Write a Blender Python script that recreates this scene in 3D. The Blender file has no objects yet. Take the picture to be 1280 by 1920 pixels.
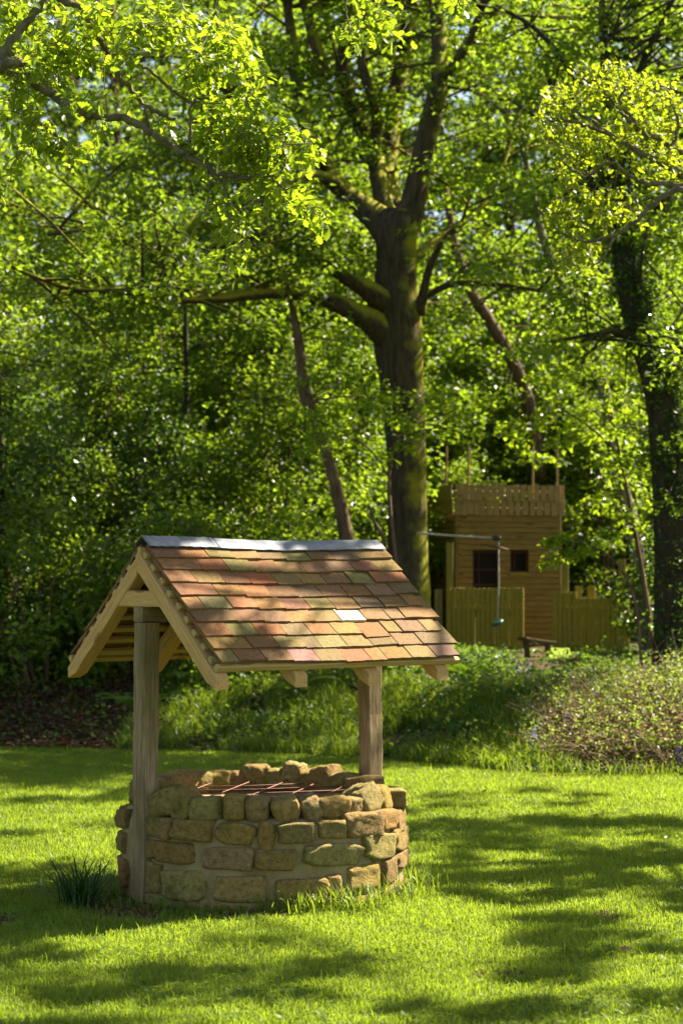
import bpy, bmesh, math, random
import numpy as np
from mathutils import Vector, Matrix

rng = np.random.default_rng(7)
random.seed(7)
SC = bpy.context.scene
COL = SC.collection
R = math.radians

# ------------------------------------------------------------------ camera
CAM_Z = 1.69
F = 3700.0                      # focal length in pixels of the 1280x1920 frame
PITCH = math.atan(120 / F)
cam_d = bpy.data.cameras.new('camera')
cam_d.sensor_fit = 'VERTICAL'
cam_d.sensor_height = 36
cam_d.sensor_width = 24
cam_d.lens = 36 * F / 1920
cam_d.clip_start = 0.1
cam_d.clip_end = 1000
cam_d.dof.use_dof = True
cam_d.dof.focus_distance = 10.2
cam_d.dof.aperture_fstop = 3.2
cam = bpy.data.objects.new('camera', cam_d)
cam.location = (0, 0, CAM_Z)
cam.rotation_euler = (R(90) + PITCH, 0, 0)
COL.objects.link(cam)
SC.camera = cam

# ------------------------------------------------------------------ light
SUN_AZ, SUN_EL = 57.0, 45.0     # azimuth clockwise from +Y
world = bpy.data.worlds.new('World')
SC.world = world
world.use_nodes = True
wn = world.node_tree
sky = wn.nodes.new('ShaderNodeTexSky')
sky.sky_type = 'NISHITA'
sky.sun_disc = False
sky.sun_elevation = R(SUN_EL)
sky.sun_rotation = R(SUN_AZ)
bg = wn.nodes['Background']
bg.inputs['Strength'].default_value = 0.055
wn.links.new(sky.outputs[0], bg.inputs['Color'])
sun_d = bpy.data.lights.new('sun', 'SUN')
sun_d.energy = 5.0
sun_d.angle = R(0.53)
sun_d.color = (1.0, 0.96, 0.87)
sun = bpy.data.objects.new('sun', sun_d)
a, e = R(SUN_AZ), R(SUN_EL)
SUN_DIR = Vector((math.sin(a) * math.cos(e), math.cos(a) * math.cos(e), math.sin(e)))
sun.rotation_euler = SUN_DIR.to_track_quat('Z', 'Y').to_euler()
COL.objects.link(sun)
SC.view_settings.view_transform = 'Standard'
SC.view_settings.look = 'None'
SC.view_settings.gamma = 1
SC.view_settings.use_curve_mapping = False
SC.view_settings.exposure = 2.12
SC.view_settings.use_white_balance = True
SC.view_settings.white_balance_temperature = 7500
SC.render.engine = 'CYCLES'
cy = SC.cycles
cy.use_denoising = True
cy.max_bounces = 8
cy.diffuse_bounces = 3
cy.glossy_bounces = 2
cy.transmission_bounces = 6
cy.sample_clamp_indirect = 6
cy.caustics_reflective = False
cy.caustics_refractive = False


def P(px, py, Y):
    """world point at depth Y seen at pixel (px,py) of the photograph"""
    x, y = (px - 640) / F, -(py - 960) / F
    c, s = math.cos(PITCH), math.sin(PITCH)
    d = Vector((x, c - y * s, s + y * c))
    k = Y / d.y
    return Vector((d.x * k, Y, CAM_Z + d.z * k))


# ------------------------------------------------------------------ noise
_tab = rng.random((64, 64))


def vnoise(x, y, scale=1.0, seed=0):
    x = np.asarray(x, float) / scale + seed * 13.7
    y = np.asarray(y, float) / scale + seed * 7.3
    xi, yi = np.floor(x).astype(int), np.floor(y).astype(int)
    fx, fy = x - xi, y - yi
    fx = fx * fx * (3 - 2 * fx)
    fy = fy * fy * (3 - 2 * fy)
    g = lambda i, j: _tab[i & 63, j & 63]
    return (g(xi, yi) * (1 - fx) + g(xi + 1, yi) * fx) * (1 - fy) + (g(xi, yi + 1) * (1 - fx) + g(xi + 1, yi + 1) * fx) * fy


def fbm(x, y, scale=1.0, seed=0, o=3):
    return sum(vnoise(x, y, scale / 2 ** k, seed + k) * 0.5 ** k for k in range(o)) / sum(0.5 ** k for k in range(o))


def sstep(a, b, x):
    t = np.clip((np.asarray(x, float) - a) / (b - a), 0, 1)
    return t * t * (3 - 2 * t)


# ------------------------------------------------------------------ mesh helpers
def np_mesh(name, V, faces, mat=None, smooth=False, attrs=None):
    """faces: list of (m,k) int arrays"""
    me = bpy.data.meshes.new(name)
    V = np.asarray(V, np.float32)
    if not isinstance(faces, (list, tuple)):
        faces = [faces]
    faces = [np.asarray(f, np.int32) for f in faces if len(f)]
    me.vertices.add(len(V))
    me.vertices.foreach_set('co', V.ravel())
    nl = sum(f.size for f in faces)
    nf = sum(len(f) for f in faces)
    me.loops.add(nl)
    me.loops.foreach_set('vertex_index', np.concatenate([f.ravel() for f in faces]))
    me.polygons.add(nf)
    tot = np.concatenate([np.full(len(f), f.shape[1], np.int32) for f in faces])
    st = np.concatenate([[0], np.cumsum(tot)[:-1]]).astype(np.int32)
    me.polygons.foreach_set('loop_start', st)
    me.polygons.foreach_set('loop_total', tot)
    me.polygons.foreach_set('use_smooth', np.full(nf, bool(smooth)))
    for k, v in (attrs or {}).items():
        at = me.attributes.new(k, 'FLOAT', 'POINT')
        at.data.foreach_set('value', np.asarray(v, np.float32))
    me.update(calc_edges=True)
    if mat:
        me.materials.append(mat)
    return me


def link(name, me, parent=None, loc=None, color=None, kind=None):
    o = bpy.data.objects.new(name, me)
    COL.objects.link(o)
    if parent:
        o.parent = parent
    if loc is not None:
        o.location = loc
    if color is not None:
        o.color = color
    if kind:
        o['kind'] = kind
    return o


def thing(name, label, cat, loc=(0, 0, 0), rotz=0, group=None):
    o = bpy.data.objects.new(name, None)
    o.empty_display_size = 0.2
    COL.objects.link(o)
    o.location = loc
    o.rotation_euler = (0, 0, rotz)
    tag(o, label, cat, group)
    return o


def tag(o, label, cat, group=None):
    o['label'] = label
    o['category'] = cat
    if group:
        o['group'] = group


class Acc:
    """collects vertices, tris/quads, tint"""
    def __init__(s):
        s.V, s.T, s.Q, s.A, s.n = [], [], [], [], 0

    def add(s, V, T=None, Q=None, tint=0.5):
        V = np.asarray(V, float).reshape(-1, 3)
        s.V.append(V)
        if T is not None and len(T):
            s.T.append(np.asarray(T, int) + s.n)
        if Q is not None and len(Q):
            s.Q.append(np.asarray(Q, int) + s.n)
        s.A.append(np.broadcast_to(np.asarray(tint, float), (len(V),)))
        s.n += len(V)

    def mesh(s, name, mat, smooth=False):
        fs = []
        if s.Q:
            fs.append(np.concatenate(s.Q))
        if s.T:
            fs.append(np.concatenate(s.T))
        return np_mesh(name, np.concatenate(s.V), fs, mat, smooth, {'tint': np.concatenate(s.A)})


def tube(acc, pts, radii, sides=6, jit=0.0, tint=0.5, cap=True):
    pts = np.asarray([tuple(p) for p in pts], float)
    n = len(pts)
    t = np.gradient(pts, axis=0)
    t /= np.linalg.norm(t, axis=1)[:, None] + 1e-9
    ref = np.array([0.31, 0.17, 0.93]) if abs(t[0, 2]) < 0.9 else np.array([1.0, 0.1, 0])
    s = np.zeros((n, 3))
    cur = ref
    for i in range(n):
        cur = cur - t[i] * cur.dot(t[i])
        cur /= np.linalg.norm(cur) + 1e-9
        s[i] = cur
    b = np.cross(t, s)
    ang = np.arange(sides) * 2 * np.pi / sides
    rr = np.asarray(radii, float)[:, None] * np.ones((1, sides))
    if jit:
        base = 1 + jit * (rng.random(sides) - .5) * 1.4
        rr = rr * base[None, :] * (1 + jit * (rng.random((n, sides)) - .5))
    V = pts[:, None, :] + rr[:, :, None] * (np.cos(ang)[None, :, None] * s[:, None, :] + np.sin(ang)[None, :, None] * b[:, None, :])
    i = np.arange(n - 1)[:, None] * sides
    j = np.arange(sides)[None, :]
    j2 = (j + 1) % sides
    Q = np.stack([i + j, i + j2, i + sides + j2, i + sides + j], -1).reshape(-1, 4)
    V = V.reshape(-1, 3)
    T = None
    if cap:
        V = np.vstack([V, pts[-1], pts[0]])
        k = np.arange(sides)
        T = np.vstack([np.stack([(n - 1) * sides + k, (n - 1) * sides + (k + 1) % sides, np.full(sides, n * sides)], -1),
                       np.stack([(k + 1) % sides, k, np.full(sides, n * sides + 1)], -1)])
    acc.add(V, T, Q, tint)


def smooth_path(pts, per=6):
    """Catmull-Rom through points (x,y,z,r)"""
    p = np.asarray(pts, float)
    q = np.vstack([2 * p[0] - p[1], p, 2 * p[-1] - p[-2]])
    out = []
    for i in range(len(p) - 1):
        p0, p1, p2, p3 = q[i:i + 4]
        for k in range(per):
            t = k / per
            out.append(0.5 * (2 * p1 + (p2 - p0) * t + (2 * p0 - 5 * p1 + 4 * p2 - p3) * t * t + (3 * p1 - p0 - 3 * p2 + p3) * t ** 3))
    out.append(p[-1])
    out = np.array(out)
    out[:, 3] = np.maximum(out[:, 3], 0.002)
    return out


# ------------------------------------------------------------------ materials
class NT:
    def __init__(s, name):
        s.m = bpy.data.materials.new(name)
        s.m.use_nodes = True
        s.t = s.m.node_tree
        s.t.nodes.clear()
        s.out = s.n('ShaderNodeOutputMaterial')

    def n(s, typ, **kw):
        nd = s.t.nodes.new(typ)
        for k, v in kw.items():
            if k.startswith('i_'):
                key = k[2:]
                key = int(key) if key.isdigit() else key.replace('_', ' ')
                nd.inputs[key].default_value = v
            else:
                setattr(nd, k, v)
        return nd

    def l(s, a, b):
        s.t.links.new(a, b)

    def ramp(s, fac, stops):
        r = s.n('ShaderNodeValToRGB')
        els = r.color_ramp.elements
        while len(els) < len(stops):
            els.new(0.5)
        for el, (p, c) in zip(els, stops):
            el.position = p
            el.color = (*c, 1) if len(c) == 3 else c
        s.l(fac, r.inputs[0])
        return r.outputs[0]

    def noise(s, vec, scale, detail=4, rough=.6, out=0):
        nd = s.n('ShaderNodeTexNoise', i_Scale=scale, i_Detail=detail, i_Roughness=rough)
        if vec is not None:
            s.l(vec, nd.inputs['Vector'])
        return nd.outputs[out]

    def mix(s, fac, a, b, mode='MIX'):
        nd = s.n('ShaderNodeMix', data_type='RGBA', blend_type=mode)
        for inp, v in ((0, fac), (6, a), (7, b)):
            if hasattr(v, 'links') or hasattr(v, 'is_linked'):
                s.l(v, nd.inputs[inp])
            else:
                nd.inputs[inp].default_value = v if not isinstance(v, tuple) or len(v) == 4 else (*v, 1)
        return nd.outputs[2]

    def math(s, op, a, b=0.5, clamp=False):
        nd = s.n('ShaderNodeMath', operation=op, use_clamp=clamp)
        for i, v in enumerate((a, b)):
            if hasattr(v, 'is_linked'):
                s.l(v, nd.inputs[i])
            else:
                nd.inputs[i].default_value = v
        return nd.outputs[0]

    def coords(s, scale=(1, 1, 1), rand=True):
        """object coordinates, offset per object, stretched"""
        tc = s.n('ShaderNodeTexCoord')
        mp = s.n('ShaderNodeMapping')
        mp.inputs['Scale'].default_value = scale
        s.l(tc.outputs['Object'], mp.inputs['Vector'])
        if rand:
            oi = s.n('ShaderNodeObjectInfo')
            mu = s.math('MULTIPLY', oi.outputs['Random'], 37.0)
            cx = s.n('ShaderNodeCombineXYZ')
            for k in range(3):
                s.l(mu, cx.inputs[k])
            s.l(cx.outputs[0], mp.inputs['Location'])
        return mp.outputs[0]

    def principled(s, color, rough=.7, bump=None, bstr=.3, bdist=.01, spec=.3, metal=0.0):
        p = s.n('ShaderNodeBsdfPrincipled', i_Metallic=metal)
        p.inputs['Specular IOR Level'].default_value = spec
        if hasattr(color, 'is_linked'):
            s.l(color, p.inputs['Base Color'])
        else:
            p.inputs['Base Color'].default_value = (*color, 1)
        if hasattr(rough, 'is_linked'):
            s.l(rough, p.inputs['Roughness'])
        else:
            p.inputs['Roughness'].default_value = rough
        if bump is not None:
            b = s.n('ShaderNodeBump', i_Strength=bstr, i_Distance=bdist)
            s.l(bump, b.inputs['Height'])
            s.l(b.outputs[0], p.inputs['Normal'])
        s.l(p.outputs[0], s.out.inputs[0])
        return p


def leaf_mat(name, dark, light, trans, tfac=.5, rough=.42, spec=.35, tlow=.75):
    m = NT(name)
    at = m.n('ShaderNodeAttribute', attribute_name='tint')
    oi = m.n('ShaderNodeObjectInfo')
    f = m.math('ADD', at.outputs['Fac'], m.math('MULTIPLY', m.math('SUBTRACT', oi.outputs['Random'], .5), .3), True)
    col = m.mix(f, dark, light)
    tcol = m.mix(f, tuple(c * tlow for c in trans), trans)
    p = m.principled(col, rough, spec=spec)
    tr = m.n('ShaderNodeBsdfTranslucent')
    m.l(tcol, tr.inputs['Color'])
    mx = m.n('ShaderNodeMixShader', i_0=tfac)
    m.l(p.outputs[0], mx.inputs[1])
    m.l(tr.outputs[0], mx.inputs[2])
    m.l(mx.outputs[0], m.out.inputs[0])
    return m.m


M = {}
M['oak_leaf'] = leaf_mat('oak_leaf', (.018, .05, .008), (.08, .14, .014), (.35, .53, .03), .52, tlow=.40)  # low tint end darkened to put shade pockets into the crown
M['young_leaf'] = leaf_mat('young_leaf', (.07, .12, .012), (.11, .175, .02), (.43, .60, .03), .54, tlow=.55)
M['gold_leaf'] = leaf_mat('gold_leaf', (.09, .13, .012), (.15, .18, .018), (.46, .58, .026), .54, tlow=.7)
M['shrub_leaf'] = leaf_mat('shrub_leaf', (.018, .05, .010), (.085, .145, .018), (.40, .58, .036), .52, .36, .5, tlow=.45)
M['dark_leaf'] = leaf_mat('dark_leaf', (.022, .06, .012), (.05, .105, .018), (.2, .34, .03), .42, .33, .5)
M['under_leaf'] = leaf_mat('under_leaf', (.03, .075, .014), (.07, .14, .02), (.22, .36, .03), .42, .45, .35)
M['grass'] = leaf_mat('grass', (.06, .12, .008), (.145, .20, .025), (.39, .53, .038), .45, .5, .3)
M['long_grass'] = leaf_mat('long_grass', (.05, .11, .012), (.11, .17, .02), (.32, .44, .03), .45, .4, .4)
M['shaded_wood_leaf'] = leaf_mat('shaded_wood_leaf', (.015, .042, .008), (.065, .12, .014), (.27, .44, .028), .5, tlow=.35)  # darker copy of the oak leaf, putting the back wood's shade into colour
M['mound_leaf'] = leaf_mat('mound_leaf', (.04, .09, .016), (.11, .15, .03), (.30, .42, .05), .48, .45)
M['dead_leaf'] = leaf_mat('dead_leaf', (.06, .032, .016), (.20, .11, .06), (.16, .08, .03), .2, .7, .2)
M['dry_stem'] = leaf_mat('dry_stem', (.17, .105, .05), (.46, .32, .18), (.34, .2, .1), .25, .7, .2)


def bark(name, c1, c2, moss, mossamt):
    m = NT(name)
    v = m.coords((9, 9, 1.6), False)
    n1 = m.noise(v, 2.2, 6, .65)
    v2 = m.coords((1, 1, 1), False)
    n2 = m.noise(v2, 2.5, 4)
    col = m.ramp(n1, [(.3, c1), (.68, c2)])
    g = m.n('ShaderNodeNewGeometry')
    sx = m.n('ShaderNodeSeparateXYZ')
    m.l(g.outputs['Normal'], sx.inputs[0])
    up = m.math('ADD', m.math('MULTIPLY', sx.outputs[2], .35), m.math('MULTIPLY', sx.outputs[0], .26))  # moss on tops; the right-face weight also paints in the sunlit edge
    f = m.math('ADD', up, m.math('SUBTRACT', n2, 1 - mossamt))
    f = m.math('MULTIPLY', f, 5, True)
    col = m.mix(f, col, moss)
    m.principled(col, .9, n1, .9, .03, .15)
    return m.m


M['oak_bark'] = bark('oak_bark', (.025, .018, .011), (.10, .075, .045), (.27, .25, .025), .43)
M['dark_bark'] = bark('dark_bark', (.018, .014, .010), (.06, .046, .032), (.05, .07, .012), .3)
M['pale_bark'] = bark('pale_bark', (.07, .055, .04), (.24, .20, .15), (.12, .13, .03), .3)
M['brown_bark'] = bark('brown_bark', (.05, .028, .018), (.19, .12, .08), (.1, .1, .02), .2)
M['twig'] = bark('twig_bark', (.06, .05, .035), (.20, .17, .12), (.14, .14, .03), .36)


def wood(name, c1, c2, c3, stain=None, stainf=.5, knots=True, cracks=.5, rough=.75, bstr=.4):
    m = NT(name)
    v = m.coords((2.2, 34, 34))
    n1 = m.noise(v, 2.5, 6, .7)
    v2 = m.coords((1.0, 4, 4))
    n2 = m.noise(v2, 2.2, 4)
    v3 = m.coords((.8, 60, 60))
    n3 = m.noise(v3, 2.0, 3)
    col = m.ramp(n1, [(.28, c1), (.5, c2), (.72, c3)])
    if stain:
        col = m.mix(m.math('MULTIPLY', m.math('SUBTRACT', n2, 1 - stainf), 4, True), col, stain)
    if knots:
        vo = m.n('ShaderNodeTexVoronoi', i_Scale=1.0)
        m.l(m.coords((3.2, 9, 9)), vo.inputs['Vector'])
        k = m.math('LESS_THAN', vo.outputs['Distance'], .17)
        col = m.mix(m.math('MULTIPLY', k, .55), col, tuple(c * .35 for c in c1))
    cr = m.math('GREATER_THAN', n3, 1.0 - cracks * .6)
    col = m.mix(m.math('MULTIPLY', cr, .5), col, tuple(c * .3 for c in c1))
    m.principled(col, rough, m.math('ADD', n1, m.math('MULTIPLY', n3, .6)), bstr, .006, .2)
    return m.m


M['weathered'] = wood('weathered_oak', (.115, .074, .038), (.28, .195, .11), (.42, .315, .19), (.16, .12, .05), .56, False, .62, .85, .7)
M['fresh_oak'] = wood('fresh_oak', (.35, .19, .066), (.52, .305, .115), (.62, .40, .165), None, .5, True, .45, .7, .3)
M['batten'] = wood('batten_pine', (.36, .23, .08), (.47, .31, .12), (.55, .38, .16), None, .5, True, .3, .7, .2)
M['house_board'] = wood('house_board', (.12, .07, .024), (.215, .13, .043), (.29, .185, .066), (.13, .105, .025), .5, True, .5, .85, .4)
M['fence_slat'] = wood('fence_slat', (.18, .14, .03), (.27, .21, .045), (.34, .265, .065), (.19, .165, .03), .45, False, .4, .85, .4)
M['parapet_slat'] = wood('parapet_slat', (.18, .115, .05), (.27, .18, .08), (.36, .25, .12), None, .5, True, .5, .85, .4)
M['yellow_post'] = wood('treated_post', (.16, .13, .03), (.22, .18, .045), (.28, .23, .07), None, .5, False, .3, .8, .3)
M['log'] = wood('log_wood', (.03, .02, .012), (.09, .06, .035), (.2, .15, .09), (.06, .07, .02), .5, False, .6, .9, .8)


def plain(name, c1, c2, scale=8, rough=.7, bstr=.2, bdist=.01, spec=.3, metal=0):
    m = NT(name)
    v = m.coords()
    n1 = m.noise(v, scale, 5)
    m.principled(m.ramp(n1, [(.3, c1), (.7, c2)]), rough, n1, bstr, bdist, spec, metal)
    return m.m


M['void'] = plain('room_shade', (.008, .007, .006), (.015, .012, .009), 4, .9)  # near-black stand-in for the unlit room of the playhouse
M['frame_red'] = plain('red_painted_frame', (.03, .008, .007), (.055, .014, .011), 9, .6)
M['rust'] = plain('rusted_iron', (.10, .045, .032), (.22, .10, .07), 30, .8)
M['rope'] = plain('pale_rope', (.32, .30, .24), (.5, .48, .4), 60, .9)
M['green_plastic'] = plain('green_plastic', (.008, .045, .034), (.014, .07, .052), 10, .4, spec=.5)
M['black_sheet'] = plain('black_sheeting', (.008, .009, .011), (.02, .022, .026), 9, .38, .5, .03, .5)
M['blue_sheet'] = plain('blue_sheeting', (.015, .07, .14), (.03, .12, .22), 9, .5, .4, .03)
M['moss'] = plain('moss_mat', (.13, .20, .02), (.24, .31, .04), 24, .9, .9, .03, .1)
M['shaft_soil'] = plain('well_bottom', (.03, .015, .010), (.07, .032, .022), 7, .8)  # dark soil floor; the deep shaft's darkness is put into its colour
M['white_peg'] = plain('pale_cap', (.5, .5, .46), (.7, .7, .66), 10, .5)

# lead
m = NT('lead_flashing')
v = m.coords((1, 1, 1))
n1 = m.noise(v, 9, 5)
n2 = m.noise(v, 40, 3)
m.principled(m.ramp(n1, [(.30, (.075, .083, .10)), (.66, (.19, .205, .235))]), .5, m.math('ADD', n1, m.math('MULTIPLY', n2, .3)), .25, .01, .4, .15)
M['lead'] = m.m

# roof tile: object colour, lichen and moss stains that run across the courses
m = NT('clay_tile')
oi = m.n('ShaderNodeObjectInfo')
gm = m.n('ShaderNodeNewGeometry')
pos = gm.outputs['Position']
v = m.coords((1, 1, 1))
n1 = m.noise(v, 14, 5, .65)
n2 = m.noise(v, 45, 6, .72)
n3 = m.noise(v, 120, 3, .6)
n6 = m.noise(pos, 3.4, 5, .68)
n7 = m.noise(pos, 11, 5, .7)
c2 = m.n('ShaderNodeMix', data_type='RGBA', blend_type='MULTIPLY')
c2.inputs[0].default_value = .9
m.l(oi.outputs['Color'], c2.inputs[6])
m.l(m.ramp(n2, [(.3, (.5, .48, .46)), (.52, (.95, .94, .92)), (.72, (1.2, 1.18, 1.12))]), c2.inputs[7])
cc = c2.outputs[2]
cc = m.mix(m.math('MULTIPLY', m.math('SUBTRACT', n1, .5), 4.5, True), cc, m.mix(.45, oi.outputs['Color'], (.14, .085, .045)))
cc = m.mix(m.math('MULTIPLY', m.math('SUBTRACT', n6, .55), 4.5, True), cc, m.mix(.4, oi.outputs['Color'], (.19, .135, .05)))
cc = m.mix(m.math('MULTIPLY', m.math('SUBTRACT', n7, .60), 5, True), cc, (.075, .055, .034))
cc = m.mix(m.math('MULTIPLY', m.math('GREATER_THAN', n3, .69), .55), cc, (.38, .34, .25))
m.principled(cc, .85, m.math('ADD', n2, m.math('MULTIPLY', n3, .5)), .55, .006, .2)
M['tile'] = m.m

# sandstone
m = NT('sandstone')
oi = m.n('ShaderNodeObjectInfo')
tc = m.n('ShaderNodeTexCoord')
v = m.n('ShaderNodeMapping')
gm = m.n('ShaderNodeNewGeometry')
m.l(gm.outputs['Position'], v.inputs['Vector'])
v = v.outputs[0]
n1 = m.noise(v, 7, 5, .65)
n2 = m.noise(v, 38, 7, .75)
n3 = m.noise(v, 130, 4, .7)
n4 = m.noise(v, 16, 3, .6)
c2 = m.n('ShaderNodeMix', data_type='RGBA', blend_type='MULTIPLY')
c2.inputs[0].default_value = .95
m.l(oi.outputs['Color'], c2.inputs[6])
m.l(m.ramp(n2, [(.28, (.34, .32, .28)), (.5, (.9, .88, .85)), (.72, (1.35, 1.28, 1.15))]), c2.inputs[7])
cc = m.mix(m.math('MULTIPLY', m.math('SUBTRACT', n1, .54), 5, True), c2.outputs[2], (.20, .17, .04))
cc = m.mix(m.math('MULTIPLY', m.math('SUBTRACT', .40, n4), 5, True), cc, (.09, .065, .035))
cc = m.mix(m.math('MULTIPLY', m.math('GREATER_THAN', n3, .66), .5), cc, (.48, .42, .30))
m.principled(cc, .9, m.math('ADD', n2, m.math('MULTIPLY', n3, .5)), 1.0, .035, .15)
M['stone'] = m.m

m = NT('lime_mortar')
v = m.coords((1, 1, 1), False)
n1 = m.noise(v, 7, 5, .65)
n2 = m.noise(v, 60, 5, .7)
col = m.ramp(n1, [(.3, (.20, .15, .065)), (.7, (.34, .265, .135))])
m.principled(col, .9, m.math('ADD', n1, m.math('MULTIPLY', n2, .4)), .7, .02, .2)
M['mortar'] = m.m

# ground
m = NT('ground_soil')
tc = m.n('ShaderNodeTexCoord')
la = m.n('ShaderNodeAttribute', attribute_name='lawn')
ba = m.n('ShaderNodeAttribute', attribute_name='bare')
n1 = m.noise(tc.outputs['Object'], 1.3, 5)
n2 = m.noise(tc.outputs['Object'], 22, 5, .7)
lawn = m.ramp(n2, [(.3, (.035, .06, .008)), (.7, (.09, .115, .018))])
bank = m.ramp(n2, [(.3, (.03, .018, .010)), (.55, (.08, .048, .028)), (.75, (.15, .09, .05))])
green = m.ramp(n2, [(.3, (.015, .03, .006)), (.7, (.05, .075, .015))])
wild = m.mix(m.math('MULTIPLY', m.math('SUBTRACT', n1, .42), 6, True), bank, green)
soil = m.ramp(n2, [(.3, (.07, .046, .024)), (.7, (.19, .135, .07))])
cc = m.mix(la.outputs['Fac'], wild, lawn)
cc = m.mix(ba.outputs['Fac'], cc, soil)
m.principled(cc, .95, n2, .8, .03, .1)
M['ground'] = m.m

# ------------------------------------------------------------------ ground sheet
WX, WY = -0.425, 10.7           # well centre
WR = 0.745                      # well outer radius
EX = np.array([-40, -8, -3.35, -1.6, 0, 1.0, 1.5, 2.9, 6, 40.])
EY = np.array([20, 19.8, 19.5, 19.2, 18.5, 17.7, 17.0, 16.6, 16.6, 16.5])


def edge_y(x):
    return np.interp(x, EX, EY)


def ground_z(x, y):
    x, y = np.asarray(x, float), np.asarray(y, float)
    t = y - edge_y(x) + .35 * (fbm(x, y, 1.2, 3) - .5)
    z = .62 * sstep(-.1, 3.0, t) + .02 * np.clip(t - 3.0, 0, 14)
    z = z + .05 * np.exp(-((x - 3.0) / 1.0) ** 2 - ((y - 18.3) / 1.0) ** 2)
    z = z + .12 * (fbm(x, y, 1.5, 5) - .5) * sstep(0, 1, t)
    z = z + .03 * (fbm(x, y, 2.2, 9) - .5)
    d = np.hypot(x - WX, y - WY)
    z = z + .02 * np.exp(-(d / .95) ** 4)
    return z


def gz(x, y):
    return float(ground_z(x, y))


def bare_mask(x, y):
    x, y = np.asarray(x, float), np.asarray(y, float)
    n = fbm(x, y, .25, 21)
    b = np.zeros_like(x)
    for cx, cy, rx, ry, k in ((-1.70, 9.75, .16, .4, .7), (-1.05, 10.05, .34, .33, 1.1), (.72, 8.42, .15, .12, .62), (-.45, 9.85, .5, .13, .7),
                              (-1.25, 10.5, .25, .3, .6), (1.3, 9.9, .12, .16, .45), (1.75, 16.6, .5, .2, .6)):
        g = np.exp(-(((x - cx) / rx) ** 2 + ((y - cy) / ry) ** 2))
        b = np.maximum(b, k * g)
    return np.clip((b + (n - .5) * .7 - .38) * 4, 0, 1)


def nonuni(a, b, dense, step):
    c = np.arange(dense[0], dense[1] + 1e-6, step)
    lo = dense[0] - np.geomspace(step, dense[0] - a, 26)[::-1]
    hi = dense[1] + np.geomspace(step, b - dense[1], 26)
    return np.concatenate([lo, c, hi])


gx = nonuni(-240, 240, (-5, 5), .08)
gy = nonuni(-60, 300, (6.5, 28), .08)
GX, GY = np.meshgrid(gx, gy)
GZ = ground_z(GX, GY)
hole = np.hypot(GX - WX, GY - WY) < .45
GZ = np.where(hole, GZ - .02, GZ)
nx, ny = len(gx), len(gy)
ii = np.arange(ny - 1)[:, None] * nx + np.arange(nx - 1)[None, :]
Q = np.stack([ii, ii + 1, ii + nx + 1, ii + nx], -1).reshape(-1, 4)
lawn_m = 1 - sstep(-.25, .1, GY - edge_y(GX) + .5 * (fbm(GX, GY, .5, 31) - .5))
me = np_mesh('ground', np.stack([GX, GY, GZ], -1).reshape(-1, 3), Q, M['ground'], True,
             {'lawn': lawn_m.ravel(), 'bare': bare_mask(GX, GY).ravel()})
link('ground', me, kind='structure')

exec_order = []

# ------------------------------------------------------------------ lawn grass
def blades(acc, x, y, h, w, tint, seg2, lean=.6, z=None):
    n = len(x)
    z = ground_z(x, y) if z is None else z
    az = rng.random(n) * 2 * np.pi
    faz = rng.random(n) * 2 * np.pi
    ln = h * lean * (rng.random(n) * 1.2 + .1)
    base = np.stack([x, y, z - .004], -1)
    s = np.stack([np.cos(faz), np.sin(faz), np.zeros(n)], -1) * w[:, None] * .5
    d = np.stack([np.cos(az), np.sin(az), np.zeros(n)], -1)
    tip = base + d * ln[:, None] + np.array([0, 0, 1.]) * (h * (1 - .25 * (ln / (h + 1e-6))))[:, None]
    if seg2:
        mid = base + d * (ln * .33)[:, None] + np.array([0, 0, 1.]) * (h * .58)[:, None]
        V = np.stack([base - s, base + s, mid - s * .8, mid + s * .8, tip], 1).reshape(-1, 3)
        k = np.arange(n)[:, None] * 5
        T = np.vstack([k + np.array([[0, 1, 3]]), k + np.array([[0, 3, 2]]), k + np.array([[2, 3, 4]])])
        acc.add(V, T, None, np.repeat(tint, 5))
    else:
        V = np.stack([base - s, base + s, tip], 1).reshape(-1, 3)
        T = np.arange(n)[:, None] * 3 + np.array([[0, 1, 2]])
        acc.add(V, T, None, np.repeat(tint, 3))


acc = Acc()
N = 430000
u = rng.random(N)
y0, y1 = 7.0, 19.8
yy = (y0 ** .4 + u * (y1 ** .4 - y0 ** .4)) ** 2.5
xx = (rng.random(N) * 2 - 1) * (.178 * yy + .35)
keep = (yy < edge_y(xx) + .25 * (rng.random(N) - .3)) & (np.hypot(xx - WX, yy - WY) > WR + .01) & (rng.random(N) > bare_mask(xx, yy) * .8)
xx, yy = xx[keep], yy[keep]
big = fbm(xx, yy, .9, 11)
sm = fbm(xx, yy, .18, 12)
h = (.014 + .026 * sm + .014 * rng.random(len(xx)) ** 2 + .03 * (rng.random(len(xx)) < .02)) * (1 + .5 * (big - .5))
tint = np.clip(.45 + 1.3 * (big - .5) + 1.1 * (sm - .5) + .5 * (rng.random(len(xx)) - .5), 0, 1)
tint = np.where(rng.random(len(xx)) < .05, 1.0, tint)
tint = np.clip(tint + bare_mask(xx, yy) * .6, 0, 1)
w = .0028 + .0022 * rng.random(len(xx)) + .0004 * (yy - 7)
near = yy < 11.5
blades(acc, xx[near], yy[near], h[near], w[near], tint[near], True, .75)
blades(acc, xx[~near], yy[~near], h[~near], w[~near] * 1.3, tint[~near], False, .75)
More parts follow.
